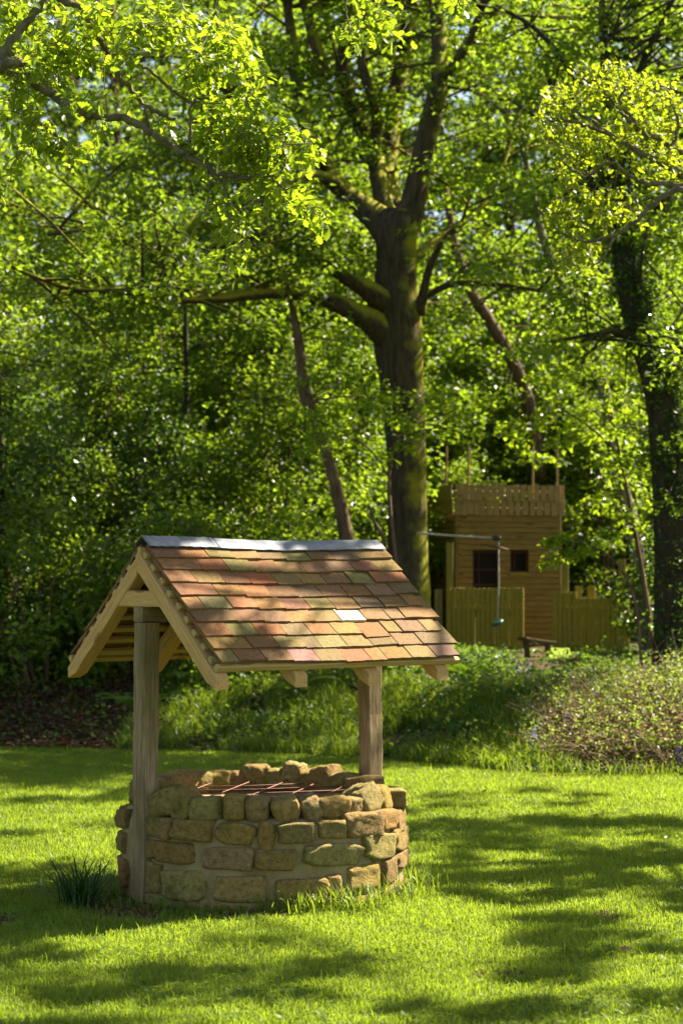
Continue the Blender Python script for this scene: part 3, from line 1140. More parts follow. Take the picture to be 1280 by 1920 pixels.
# logs and sheeting in the dark on the left
for k, (xa, ya, xb, yb, Y, r, lab) in enumerate(((-60, 1290, 118, 1284, 21.7, .055, 'lowest fallen log at the top of the leaf litter bank'), (-40, 1268, 125, 1270, 22.0, .04, 'pale fallen log lying behind the lowest one on the bank'),
                                                 (40, 1258, 112, 1264, 22.4, .03, 'thin broken pole resting behind the logs near the black sheeting'))):
    a_, b_ = P(xa, ya, Y), P(xb, yb, Y + .1)
    t = thing('fallen_log', lab, 'log', (a_ + b_) / 2)
    ac = Acc()
    pts = [a_.lerp(b_, q / 6) - t.location + Vector((0, 0, .02 * math.sin(q * 1.3 + k))) for q in range(7)]
    tube(ac, pts, [r * (1 - .05 * q) for q in range(7)], 9, .12)
    link('trunk', ac.mesh('trunk', M['log'], False), t)


def heap(name, label, cat, px, py, Y, w_, h_, mat, seed):
    c_ = P(px, py, Y)
    n = 18
    g = np.linspace(-1, 1, n)
    X, Y_ = np.meshgrid(g, g)
    r = np.hypot(X, Y_)
    Z = h_ * np.clip(1 - r ** 2, 0, 1) ** .6 + .05 * h_ * (vnoise(X * 5, Y_ * 5, 1, seed) - .5) * 4
    V = np.stack([X * w_ / 2, Y_ * w_ / 3, Z], -1).reshape(-1, 3)
    i = (np.arange(n - 1)[:, None] * n + np.arange(n - 1)[None]).ravel()
    o = link(name, np_mesh(name, V, np.stack([i, i + 1, i + n + 1, i + n], -1), mat, True), None, (c_.x, c_.y, gz(c_.x, c_.y) - .02))
    tag(o, label, cat)


heap('sheeting_heap', 'crumpled heap of black sheeting behind the logs under the dark trees', 'sheeting', 135, 1255, 23.2, .5, .28, M['black_sheet'], 3)
heap('blue_sheet', 'small crumpled blue sheet behind the leaf litter near the roof edge', 'sheet', 203, 1250, 23.4, .34, .2, M['blue_sheet'], 5)

# ------------------------------------------------------------------ foliage
FAR = np.array([(0, 0, 0), (.5, -.33, .10), (1, 0, -.04), (.5, .33, .10)])
FAR_T = np.array([(0, 1, 2), (0, 2, 3)])
OAK_OUT = [(0, 0), (.12, .06), (.22, .16), (.30, .10), (.42, .26), (.50, .15), (.62, .31), (.70, .19), (.84, .24), (.92, .12), (1, .03)]
OAKV = np.array([(x, 0, -.10 * x * x) for x in (0, .3, .6, 1.0)] + [(x, y, .10 * y - .10 * x * x) for x, y in OAK_OUT[1:]] + [(x, -y, .10 * y - .10 * x * x) for x, y in OAK_OUT[1:]])


def _oakt():
    T = []
    for side in (4, 14):
        o_ = [0] + [side + k for k in range(10)]
        mids = [0, 0, 0, 1, 1, 1, 2, 2, 2, 3, 3]
        for k in range(10):
            a_, b_ = o_[k], o_[k + 1]
            m0, m1 = mids[k], mids[k + 1]
            if a_ != m0:
                T.append((m0, a_, b_))
            if m0 != m1:
                T.append((m0, b_, m1))
        T.append((2, o_[9], 3)) if False else None
    return np.array([t for t in T if len(set(t)) == 3])


OAK_T = _oakt()


def leaves(acc, c, size, tint, kind='far', tilt=(-.35, .45), roll=.45, az=None):
    n = len(c)
    if not n:
        return
    S, T = (FAR, FAR_T) if kind == 'far' else (OAKV, OAK_T)
    az = rng.random(n) * 2 * np.pi if az is None else az
    p = rng.normal(tilt[0], tilt[1], n)
    r = rng.normal(0, roll, n)
    d = np.stack([np.cos(az) * np.cos(p), np.sin(az) * np.cos(p), np.sin(p)], -1)
    s0 = np.stack([-np.sin(az), np.cos(az), np.zeros(n)], -1)
    n0 = np.cross(d, s0)
    s = np.cos(r)[:, None] * s0 + np.sin(r)[:, None] * n0
    nn = np.cross(d, s)
    size = np.broadcast_to(size, (n,))
    V = c[:, None, :] + size[:, None, None] * (S[None, :, 0:1] * d[:, None] + S[None, :, 1:2] * s[:, None] + S[None, :, 2:3] * nn[:, None])
    k = len(S)
    TT_ = (np.arange(n)[:, None, None] * k + T[None]).reshape(-1, 3)
    acc.add(V.reshape(-1, 3), TT_, None, np.repeat(np.broadcast_to(tint, (n,)), k))


def clump(acc, c, r, rz, n, size, base=.5, kind='far', roll=.45):
    """a flattened spray of leaves"""
    v = rng.normal(size=(n, 3))
    v /= np.linalg.norm(v, axis=1)[:, None]
    v *= (rng.random(n) ** .5)[:, None]
    droop = -(v[:, 0] ** 2 + v[:, 1] ** 2) * r * .25
    pos = np.asarray(c)[None] + v * np.array([r, r, rz]) + np.stack([0 * droop, 0 * droop, droop], -1)
    leaves(acc, pos, size * (.7 + .6 * rng.random(n)), np.clip(base + .5 * (rng.random(n) - .5), 0, 1), kind, roll=roll)


def proj(p):
    """pixel of a world point"""
    c, s = math.cos(PITCH), math.sin(PITCH)
    x, y, z = p[0], p[1], p[2] - CAM_Z
    dep = y * c + z * s
    up = -y * s + z * c
    return 640 + F * x / dep, 960 - F * up / dep


def gen_tree(seed, H, RC, tr, base, nl, leafn, lsize, flat=.35, cl=.45, low=0.0):
    """woody frame and leaf crown of a broadleaf tree standing at the origin"""
    rs = np.random.default_rng(seed)
    wood_, lv = Acc(), Acc()
    n = 10
    wx = np.cumsum(rs.normal(0, .12, n + 1)) * H / 14
    wy = np.cumsum(rs.normal(0, .12, n + 1)) * H / 14
    wx -= wx[0]
    wy -= wy[0]
    zs = np.linspace(0, H * .92, n + 1)
    rad = tr * (1 - .85 * (zs / zs[-1])) + .015
    rad[0] *= 1.35
    tube(wood_, np.stack([wx, wy, zs], -1), rad, 9, .12)
    for k in range(nl):
        f = base + (1 - base) * ((k + rs.random()) / nl)
        z0 = f * H * .92
        x0, y0 = np.interp(z0, zs, wx), np.interp(z0, zs, wy)
        az = k * 2.4 + rs.normal(0, .4)
        prof_ = math.sin(math.pi * min(.97, .22 + .72 * (f - base) / (1 - base))) ** .7
        L = RC * prof_ * (.75 + .45 * rs.random())
        el = .15 + .75 * f * rs.random()
        r0 = max(.02, np.interp(z0, zs, rad) * .45)
        pts = []
        for q in range(6):
            t = q / 5
            rr = L * t
            pts.append((x0 + math.cos(az + .25 * t * rs.normal()) * rr * math.cos(el), y0 + math.sin(az) * rr * math.cos(el), z0 + rr * math.sin(el) - .12 * L * t * t))
        pts = np.array(pts)
        tube(wood_, pts, r0 * (1 - .85 * np.linspace(0, 1, 6)) + .004, 5, .05)
        nsub = max(3, int(L / .42))
        for j in range(nsub):
            t = .25 + .75 * (j + rs.random()) / nsub
            p = np.array([np.interp(t, np.linspace(0, 1, 6), pts[:, q]) for q in range(3)])
            a2 = az + rs.choice([-1, 1]) * (.5 + .7 * rs.random())
            l2 = (.35 + .6 * rs.random()) * RC * .33
            e = p + np.array([math.cos(a2) * l2, math.sin(a2) * l2, l2 * rs.normal(.12, .25)])
            tube(wood_, [p, (p + e) / 2 + np.array([0, 0, .04]), e], [.014, .009, .004], 4, 0, cap=False)
            tone = .05 + .9 * rs.random()  # wide tone spread puts dark shade pockets into the leaf colour
            clump(lv, e, cl * (.7 + .6 * rs.random()), cl * flat, leafn, lsize, tone)
            if rs.random() < .6:
                clump(lv, (p + e) / 2 + rs.normal(0, .12, 3), cl * .8, cl * flat, int(leafn * .7), lsize, tone)
    return wood_, lv


def gen_shrub(seed, H, RC, ncl, leafn, lsize, cl=.34, flat=.5):
    rs = np.random.default_rng(seed)
    wood_, lv = Acc(), Acc()
    for k in range(ncl):
        t = rs.random() ** .8
        z = H * (.05 + .95 * t)
        rmax = RC * (math.sin(math.pi * min(.98, .25 + .7 * t)) ** .6)
        a_ = rs.random() * 2 * math.pi
        rr = rmax * (rs.random() ** .55)
        c_ = np.array([math.cos(a_) * rr, math.sin(a_) * rr, z * (1 + rs.normal(0, .10))])
        clump(lv, c_, cl * (.6 + .7 * rs.random()), cl * flat, leafn, lsize, .0 + .95 * rs.random(), roll=.6)  # clump tones range widely, the dark ones painting in shaded pockets
        if k % 8 == 0:
            b = np.array([rs.normal(0, .12), rs.normal(0, .12), 0])
            mid = b * .5 + c_ * .5 + np.array([-c_[0] * .2, -c_[1] * .2, .1 * H])
            tube(wood_, [b, mid, c_], [.022, .014, .005], 5, 0, cap=False)
    return wood_, lv


def plant(name, label, cat, loc, woodme, leafme, rot=0, sc=1.0, group=None, crown='crown', trunk='trunk', szs=None):
    t = thing(name, label, cat, loc, rot, group)
    t.scale = szs or (sc, sc, sc)
    link(trunk, woodme, t)
    link(crown, leafme, t)
    return t


# ---- shared background tree and shrub meshes
TREES = []
for k, (H, RC, tr, b, nl, mat, bk) in enumerate(((13, 3.4, .20, .16, 34, 'shaded_wood_leaf', 'dark_bark'), (11.5, 3.0, .16, .10, 32, 'oak_leaf', 'brown_bark'), (14.5, 3.3, .2, .2, 36, 'shaded_wood_leaf', 'pale_bark'))):
    w_, l_ = gen_tree(200 + k, H, RC, tr, b, nl, 78, .105, cl=.52)
    TREES.append((w_.mesh('trunk', M[bk], True), l_.mesh('crown', M[mat])))
SHRUBS = {}
for row_, H, RC, ncl in (('low', 1.7, .95, 70), ('mid', 3.0, 1.1, 100), ('tall', 4.6, 1.25, 130), ('high', 6.6, 1.5, 170)):
    SHRUBS[row_] = []
    for q, mat in enumerate(('shrub_leaf', 'oak_leaf', 'dark_leaf')):
        w_, l_ = gen_shrub(300 + len(SHRUBS) * 10 + q, H, RC, ncl, 78, (.062, .075, .068)[q] * (1 if row_ != 'high' else 1.15))
        SHRUBS[row_].append((w_.mesh('stems', M['brown_bark'], True), l_.mesh('foliage', M[mat])))

GB = 'tall trees at the back of the wood'
bt = [(-7.5, 37, 0, 1.0, 'leafy tree at the back of the wood, past the left edge'), (-4.6, 38, 1, 1.15, 'leafy tree at the back of the wood above the black sheeting'), (-1.9, 36.5, 2, 1.0, 'pale trunked tree at the back of the wood above the lead ridge'),
      (.6, 38.0, 0, 1.05, 'leafy tree at the back of the wood directly behind the oak'), (3.4, 37.0, 1, 1.1, 'leafy tree at the back of the wood above the playhouse parapet'), (6.4, 37, 2, 1.0, 'leafy tree at the back of the wood above the notched fence'), (9.0, 37, 0, 1.0, 'leafy tree at the back of the wood, past the right edge'),
      (-6.3, 45, 2, 1.3, 'farthest row tree showing at the left edge of the wood'), (-3.2, 46, 0, 1.3, 'farthest row tree showing high above the roof apex'), (0.2, 45, 1, 1.45, 'farthest row tree showing through the fork of the oak'), (3.5, 45, 2, 1.3, 'farthest row tree showing high above the playhouse poles'), (6.8, 46, 1, 1.45, 'farthest row tree showing between the leaning and ivy covered trunks'), (10, 44, 0, 1.3, 'farthest row tree past the right edge'), (-9.5, 43, 1, 1.3, 'farthest row tree past the left edge')]
for k, (x, y, v, s_, lab) in enumerate(bt):
    plant('woodland_tree', lab, 'tree', (x, y, gz(x, y) - .1), *TREES[v], rot=k * 1.37, sc=s_, group=GB)

GS = 'shrubs in rows rising into the wood'
LM = [(-170, 'past the left edge'), (-60, 'at the left edge'), (40, 'over the logs'), (120, 'over the black sheeting'), (205, 'over the blue sheet'), (290, 'over the roof apex'), (380, 'over the left end of the lead ridge'), (465, 'over the joint of the lead ridge'), (550, 'over the middle of the lead ridge'),
      (630, 'at the broken trunk'), (700, 'just left of the oak trunk'), (830, 'over the left end of the parapet'), (900, 'over the playhouse door'), (975, 'over the playhouse window'), (1060, 'over the right end of the parapet'), (1140, 'over the notched fence'), (1220, 'beside the ivy covered trunk'), (1310, 'at the right edge'), (1410, 'past the right edge')]
rows_ = [('low', 22.3, 'low shrub of the front row, ', -80, 640, 'low'), ('mid', 24.3, 'head high shrub of the second row, ', -180, 600, 'mid'), ('tall', 26.6, 'tall shrub of the third row, ', -180, 720, 'tall'),
         ('mid', 28.6, 'head high shrub behind the playhouse, ', 800, 1340, 'mid'), ('tall', 30.6, 'tall shrub behind the playhouse, ', 800, 1420, 'tall'), ('high', 29.4, 'very tall shrub of the fourth row, ', -180, 720, 'high'), ('high', 33.4, 'very tall shrub of the back row, ', -180, 1420, 'high'), ('low', 24.6, 'low shrub by the fences, ', 1290, 1420, 'low')]
for r_, (key, Yr, word, a_, b_, _) in enumerate(rows_):
    for q, (px, where) in enumerate(LM):
        if not a_ <= px <= b_ or (key == 'high' and q % 2 == r_ % 2):
            continue
        Yq = Yr + rng.normal(0, .55)
        x = (px + rng.normal(0, 14) - 640) / F * Yq
        v = (q * 2 + r_) % 3 if rng.random() < .7 else 0
        if key == 'mid' and px < 200:
            v = 2
        plant('shrub', word + where, 'shrub', (x, Yq, gz(x, Yq) - .08), *SHRUBS[key][v], rot=rng.random() * 6.28, sc=.74 + .5 * rng.random(), group=GS, trunk='stems', crown='foliage')

# far-off mass of the wood
ac = Acc()
n = 42000
x = (rng.random(n) * 2 - 1) * 42
y = 50 + rng.random(n) * 9
z = .8 + 23 * rng.random(n) ** .9 * (.85 + .3 * vnoise(x, y * 0, 3.0, 8))
leaves(ac, np.stack([x, y, z], -1), .42 * (.6 + .8 * rng.random(n)), rng.random(n) * .8)
n = 34000
x = (rng.random(n) * 2 - 1) * 30
y = 43.5 + rng.random(n) * 4
z = .7 + 9 * rng.random(n) ** 1.25
leaves(ac, np.stack([x, y, z], -1), .26 * (.6 + .8 * rng.random(n)), rng.random(n) * .7)
o = link('far_woodland', ac.mesh('far_woodland', M['shrub_leaf']), kind='stuff')
tag(o, 'deep green mass of far woodland closing off the view', 'woodland')

# ---- the big oak
OY = 23.0
oak = thing('oak_tree', 'big spreading oak with thick mossy trunk beside the playhouse', 'tree', (P(768, 1200, OY).x, OY, gz(.8, OY)))
OL = np.array(oak.location)
wood_, lv = Acc(), Acc()


def limb(pts, acc=wood_, sides=10, jit=.10, Y0=OY, off=OL, per=5, tube_it=True):
    q = []
    for px, py, dY, rpx in pts:
        p = P(px, py, Y0 + dY)
        q.append((p.x - off[0], p.y - off[1], p.z - off[2], rpx * (Y0 + dY) / F))
    s_ = smooth_path(q, per)
    if tube_it:
        tube(acc, s_[:, :3], s_[:, 3], sides, jit)
    return s_


limb([(772, 1250, 0, 60), (769, 1195, 0, 47), (767, 1130, 0, 41), (765, 1050, 0, 38), (764, 950, 0, 37), (762, 850, 0, 37), (757, 760, 0, 39), (751, 690, 0, 43), (746, 620, 0, 47), (743, 550, 0, 42), (743, 490, 0, 38), (744, 430, 0, 40), (748, 395, 0, 30)], sides=20, jit=.07, per=4)
LIMBS = [
    [(738, 640, 0, 30), (700, 606, -.2, 25), (655, 580, -.4, 19), (600, 558, -.6, 15), (540, 548, -.8, 12), (470, 552, -1.2, 10), (400, 560, -1.6, 9), (320, 560, -2.2, 7), (230, 545, -3, 7), (130, 540, -3.3, 5), (20, 500, -3.6, 3)],
    [(735, 585, 0, 26), (695, 548, -.3, 20), (650, 520, -.4, 15), (600, 488, -.5, 13), (550, 466, -.7, 12), (490, 442, -.9, 10), (430, 455, -1.2, 9), (370, 462, -1.6, 8), (300, 462, -2, 8), (200, 430, -2.3, 6), (90, 440, -2.6, 4)],
    [(742, 450, 0, 34), (702, 405, .2, 26), (660, 375, .4, 20), (630, 345, .5, 18), (600, 300, .8, 16), (570, 230, 1.0, 14), (555, 150, 1.2, 12), (545, 60, 1.4, 10), (530, -60, 1.6, 8)],
    [(748, 440, 0, 34), (770, 390, 0, 25), (783, 330, 0, 21), (795, 270, 0, 20), (810, 210, 0, 20), (822, 150, 0, 17), (822, 80, .2, 15), (815, 0, .3, 13), (810, -100, .5, 9)],
    [(822, 150, 0, 12), (845, 130, -.3, 10), (868, 95, -.5, 9), (890, 50, -.6, 8), (915, -20, -.8, 6)],
    [(738, 430, .3, 24), (715, 350, .9, 20), (700, 280, 1.3, 16), (678, 240, 1.4, 16), (655, 185, 1.4, 15), (640, 120, 1.4, 14), (655, 60, 1.5, 13), (665, -10, 1.6, 11), (670, -90, 1.7, 8)],
    [(740, 400, .5, 20), (728, 320, 1.3, 17), (735, 240, 1.8, 17), (745, 170, 2.0, 16), (757, 90, 2.2, 14), (770, 0, 2.4, 12), (780, -90, 2.5, 9)],
    [(700, 290, 1.3, 12), (705, 220, 1.0, 11), (690, 160, .9, 10), (675, 100, .8, 9), (690, 30, .6, 8), (720, -50, .5, 5)],
    [(645, 362, .4, 13), (600, 330, .0, 11), (540, 340, -.4, 10), (480, 385, -.8, 7), (400, 400, -1.2, 5)],
    [(612, 315, .6, 12), (580, 280, .2, 11), (520, 250, .0, 9), (450, 200, -.3, 8), (380, 120, -.6, 6), (300, 60, -.8, 4)],
    [(772, 490, 0, 11), (830, 440, .6, 7.5), (890, 400, 1.0, 6), (930, 340, 1.4, 5), (960, 250, 1.6, 5), (990, 150, 1.8, 4)],
    [(790, 560, 0, 7), (850, 532, -.4, 6), (930, 533, -.7, 5), (1015, 546, -1.0, 3)],
    [(612, 150, 1.4, 13), (585, 60, 1.4, 11), (560, -40, 1.5, 8)],
]
limb([(786, 590, -.1, 11), (800, 520, -.3, 8), (815, 480, -.4, 7), (830, 452, -.5, 4)], sides=7)
TIPS = []
for k, L in enumerate(LIMBS):
    s_ = limb(L, sides=10)
    Lp = s_[:, :3]
    if k in (2, 3, 4, 5, 6, 7, 12):
        TIPS += [Lp[-1], Lp[-2], Lp[-4]]
    seg = np.linalg.norm(np.diff(Lp, axis=0), axis=1)
    cum = np.concatenate([[0], np.cumsum(seg)])
    tot = cum[-1]
    start = .30 if k < 4 else .2
    nb_ = int(tot * (1 - start) / (.20 if k > 1 else .13))
    for j in range(nb_):
        d = tot * (start + (1 - start) * (j + rng.random()) / nb_)
        p = np.array([np.interp(d, cum, Lp[:, q]) for q in range(3)])
        az = rng.random() * 2 * np.pi
        l2 = .4 + 1.1 * rng.random()
        e = p + np.array([math.cos(az) * l2, math.sin(az) * l2, l2 * rng.normal(.1, .4)])
        w_ = e + OL
        px, py = proj(w_)
        front = w_[1] < OY + .6
        if front and 675 < px < 830 and 400 < py < 1180 and rng.random() < .93:
            continue
        if front and 520 < px < 880 and py < 420 and rng.random() < .62:
            continue
        if front and 450 < px < 720 and 430 < py < 600 and rng.random() < .2:
            continue
        mid = (p + e) / 2 + np.array([0, 0, .06])
        tube(wood_, [p, mid, e], [.022, .014, .006], 5, .05, cap=False)
        for q in range(2):
            e2 = e + rng.normal(0, .28, 3) * np.array([1, 1, .5])
            tube(wood_, [mid, e2], [.008, .004], 4, 0, cap=False)
            clump(lv, e2, .36, .14, 62, .088, .05 + .9 * rng.random())  # tone range paints shaded pockets among the bright sprays
up_ = Acc()  # unseen top of the oak, added to shade lawn, bank and playhouse
for k in range(170):
    a_, rr = rng.random() * 6.28, 4.6 * rng.random() ** .5
    c_ = np.array([1.6 + math.cos(a_) * rr, 1.6 + math.sin(a_) * rr * .9, 0])
    c_[2] = 9.6 + 3.6 * rng.random() * (1 - (rr / 5.2) ** 2) - .6 * (rr / 4.6) - OL[2]
    if k % 2 == 0:
        q0 = TIPS[int(rng.integers(len(TIPS)))]
        tube(wood_, [q0, (c_ + q0) / 2 + rng.normal(0, .2, 3), c_], [.022, .016, .006], 5, 0, cap=False)
    clump(up_, c_, .5, .2, 75, .10, .3 + .5 * rng.random())
link('upper_crown', up_.mesh('upper_crown', M['oak_leaf']), oak)
link('trunk', wood_.mesh('trunk', M['oak_bark'], True), oak)
link('crown', lv.mesh('crown', M['oak_leaf']), oak)

# ---- dark tree on the right, ivy covered
Y0 = 20.0
b_ = P(1262, 1250, Y0)
rt = thing('ivy_tree', 'dark trunked tree leaning in from the right, clothed in ivy', 'tree', (b_.x, Y0, gz(b_.x, Y0)))
OLr = np.array(rt.location)
wood_, lv, iv = Acc(), Acc(), Acc()
tr_ = limb([(1264, 1300, 0, 50), (1263, 1200, 0, 38), (1262, 1080, 0, 35), (1258, 950, 0, 33), (1250, 820, 0, 32), (1235, 720, 0, 31), (1210, 640, 0, 29), (1190, 570, 0, 27), (1178, 510, 0, 25), (1165, 440, .2, 22), (1150, 360, .4, 18), (1140, 280, .6, 14), (1135, 180, .8, 11), (1130, 50, 1, 7), (1120, -80, 1, 4)], wood_, 14, .08, Y0, OLr)
RL = [[(1240, 730, 0, 20), (1290, 640, .2, 17), (1350, 560, .4, 14), (1420, 440, .6, 10)],
      [(1175, 500, .1, 12), (1220, 420, .5, 10), (1270, 330, .8, 8), (1330, 200, 1, 5)], [(1160, 420, .2, 10), (1110, 350, .6, 8), (1060, 250, 1.0, 6), (1020, 120, 1.3, 4)],
      [(1140, 300, .5, 9), (1180, 180, .9, 8), (1230, 60, 1.2, 6), (1290, -60, 1.4, 4)], [(1140, 250, .6, 8), (1080, 150, .9, 6), (1010, 60, 1.2, 5), (930, 10, 1.5, 3)],
      [(1215, 650, 0, 9), (1150, 620, -.3, 7), (1090, 640, -.6, 4)], [(1258, 900, 0, 10), (1310, 820, .3, 8), (1370, 760, .4, 5)]]
for L in RL:
    s_ = limb(L, wood_, 7, .08, Y0, OLr)
    Lp = s_[:, :3]
    for j in range(22):
        p = Lp[int(len(Lp) * (.15 + .85 * rng.random())) - 1]
        az = rng.random() * 2 * np.pi
        l2 = .3 + .8 * rng.random()
        e = p + np.array([math.cos(az) * l2, math.sin(az) * l2, l2 * rng.normal(.05, .4)])
        px, py = proj(e + OLr)
        if 1130 < px < 1280 and 480 < py < 1200 and e[1] + OLr[1] < Y0 + .3 and rng.random() < .45:
            continue
        tube(wood_, [p, e], [.014, .005], 4, 0, cap=False)
        clump(lv, e, .36, .15, 60, .075, .25 + .5 * rng.random())
for k in range(520):  # extra clumps added along the sun line to shade far lawn and bank
    tx, z = rng.uniform(-4.0, 1.8), rng.uniform(4.6, 9.5)
    ty = rng.uniform(15.6, 22.5)
    if tx > -.6 and ty < 18.0:
        continue
    c_ = np.array([tx + SUN_DIR.x / SUN_DIR.z * z, ty + SUN_DIR.y / SUN_DIR.z * z, z]) - OLr
    if math.hypot(c_[0] - .6, c_[1] - 1.2) > 3.6 or c_[1] < -1.2:
        continue
    px, py = proj(c_ + OLr)
    if 560 < px < 900 and py > 40 and c_[1] < 3.5 and rng.random() < .8:
        continue
    k_ = np.argmin(((tr_[:, :3] - c_ + np.array([0, 0, .8])) ** 2).sum(1))
    if k % 3 == 0:
        tube(wood_, [tr_[k_, :3], (tr_[k_, :3] + c_) / 2 + np.array([0, 0, .2]), c_], [.02, .014, .006], 5, 0, cap=False)
    clump(lv, c_, .36, .13, 55, .08, .3 + .5 * rng.random())
for k in range(230):
    q = tr_[int(rng.random() * len(tr_) * .72)]
    a_ = rng.normal(-.9, 1.3)
    rr = q[3] + .08 * rng.random()
    clump(iv, (q[0] + math.cos(a_) * rr, q[1] + math.sin(a_) * rr, q[2]), .16, .2, 26, .055, .3)
link('trunk', wood_.mesh('trunk', M['dark_bark'], True), rt)
link('crown', lv.mesh('crown', M['oak_leaf']), rt)
link('ivy', iv.mesh('ivy', M['dark_leaf']), rt)

# ---- thin trunks
def thin_tree(name, label, pts, Y0, mat, leaf='oak_leaf', ncl=10, span=(.5, 1), lsz=.075, spread=.6, cat='tree'):
    b = P(pts[0][0], pts[0][1], Y0)
    t = thing(name, label, cat, (b.x, Y0, gz(b.x, Y0)))
    off = np.array(t.location)
    w_, l_ = Acc(), Acc()
    s_ = limb([(px, py, dY, r) for px, py, dY, r in pts], w_, 9, .10, Y0, off)
    for k in range(ncl):
        p = s_[int((len(s_) - 1) * (span[0] + (span[1] - span[0]) * rng.random())), :3]
        e = p + rng.normal(0, spread, 3) * np.array([1, .8, .5])
        tube(w_, [p, (p + e) / 2 + np.array([0, 0, .05]), e], [.012, .008, .004], 4, 0, cap=False)
        clump(l_, e, .32, .12, 55, lsz, .35 + .5 * rng.random())
    link('trunk', w_.mesh('trunk', M[mat], True), t)
    if ncl:
        link('crown', l_.mesh('crown', M[leaf]), t)
    return t


thin_tree('leaning_tree', 'slender pale barked tree leaning left beside the notched fence', [(1212, 1240, 0, 15), (1205, 1150, 0, 14), (1190, 1010, 0, 14), (1170, 930, 0, 13), (1150, 850, .0, 12), (1135, 760, .1, 12), (1118, 670, .2, 12), (1085, 600, .3, 11), (1040, 510, .4, 10), (1010, 420, .5, 8), (985, 300, .6, 6), (970, 180, .7, 4)], 24.2, 'pale_bark', ncl=34, span=(.35, 1), spread=.75)
thin_tree('broken_trunk', 'broken reddish brown leaning trunk left of the big oak', [(665, 1150, 0, 16), (650, 1010, 0, 14), (632, 920, 0, 12), (615, 860, 0, 10), (597, 800, .1, 12), (580, 760, .1, 13), (568, 720, .1, 11), (563, 660, .1, 9.5), (555, 610, .2, 8), (544, 560, .2, 5), (538, 520, .2, 1.5)], 21.9, 'brown_bark', ncl=14, span=(.35, .8), spread=.5)
thin_tree('slanting_tree', 'thin dark tree slanting between the oak and the ivy covered trunk', [(1010, 900, 0, 14), (995, 780, 0, 13), (975, 710, 0, 12), (945, 650, 0, 12), (910, 590, 0, 11), (880, 540, 0, 10), (850, 450, 0, 8), (835, 350, 0, 6)], 28.5, 'brown_bark', ncl=16, span=(.3, 1), spread=.8)
thin_tree('young_stem', 'thin dark straight stem rising out of the left shrubs', [(352, 1150, 0, 6), (350, 900, 0, 5), (349, 690, 0, 5), (348, 560, 0, 4), (350, 420, 0, 3)], 24.6, 'dark_bark', ncl=12, span=(.5, 1), spread=.6)
thin_tree('edge_trunk', 'dim brown trunk at the left edge behind the fallen logs', [(8, 1290, 0, 16), (5, 1150, 0, 13), (2, 1000, 0, 12), (-6, 800, 0, 11), (-15, 560, .2, 9), (-20, 350, .4, 6)], 22.8, 'dark_bark', ncl=30, span=(.35, 1), spread=.8)

# hazel sapling in front of the oak trunk
b = P(700, 1250, 21.0)
hz = thing('hazel_sapling', 'young hazel arching in front of the oak trunk above the lead ridge', 'sapling', (b.x, 21.0, gz(b.x, 21.0)))
off = np.array(hz.location)
w_, l_ = Acc(), Acc()
for L in ([(748, 1250, 0, 5), (742, 1060, 0, 4), (732, 960, .1, 3), (730, 880, .1, 3), (745, 825, 0, 2.4), (785, 795, -.2, 2), (850, 770, -.3, 1.4)], [(720, 1250, 0, 5), (722, 1040, 0, 4), (706, 985, 0, 3.4), (688, 964, 0, 2)], [(732, 900, .1, 2.2), (690, 840, .1, 2), (620, 800, 0, 1.6), (560, 775, 0, 1)], [(745, 825, 0, 2), (800, 805, -.1, 1.6), (890, 800, -.1, 1)]):
    limb(L, w_, 6, .05, 21.0, off)
for px, py, n_ in ((565, 775, 2), (600, 790, 3), (640, 765, 3), (640, 800, 2), (680, 775, 3), (715, 760, 3), (760, 785, 3), (745, 820, 2), (800, 750, 3), (835, 740, 3), (860, 770, 3), (890, 790, 2), (900, 750, 2), (780, 800, 2), (730, 845, 1), (610, 830, 3), (570, 850, 3), (540, 900, 3), (520, 950, 3), (560, 960, 2)):
    for q in range(n_):
        c_ = np.array(P(px + rng.normal(0, 16), py + rng.normal(0, 12), 20.9 + rng.normal(0, .15))) - off
        clump(l_, c_, .17, .07, 24, .075, .5 + .5 * rng.random())
link('trunk', w_.mesh('trunk', M['brown_bark'], True), hz)
link('crown', l_.mesh('crown', M['young_leaf']), hz)

# saplings in front of the right-hand trunks
def spray(name, label, Y0, blobs, stems, mat, lsz, cat='sapling', rz=.08, r=.2):
    b = P(stems[0][0][0], stems[0][0][1], Y0)
    t = thing(name, label, cat, (b.x, Y0, gz(b.x, Y0)))
    off = np.array(t.location)
    w_, l_ = Acc(), Acc()
    for L in stems:
        limb(L, w_, 6, .05, Y0, off)
    for px, py, rp, n_ in blobs:
        for q in range(n_):
            p = np.array(P(px + rng.normal(0, rp * .5), py + rng.normal(0, rp * .4), Y0 + rng.normal(0, .35))) - off
            clump(l_, p, r, rz, 26, lsz, .35 + .6 * rng.random())
    link('trunk', w_.mesh('trunk', M['brown_bark'], True), t)
    link('crown', l_.mesh('crown', M[mat]), t)
    return t


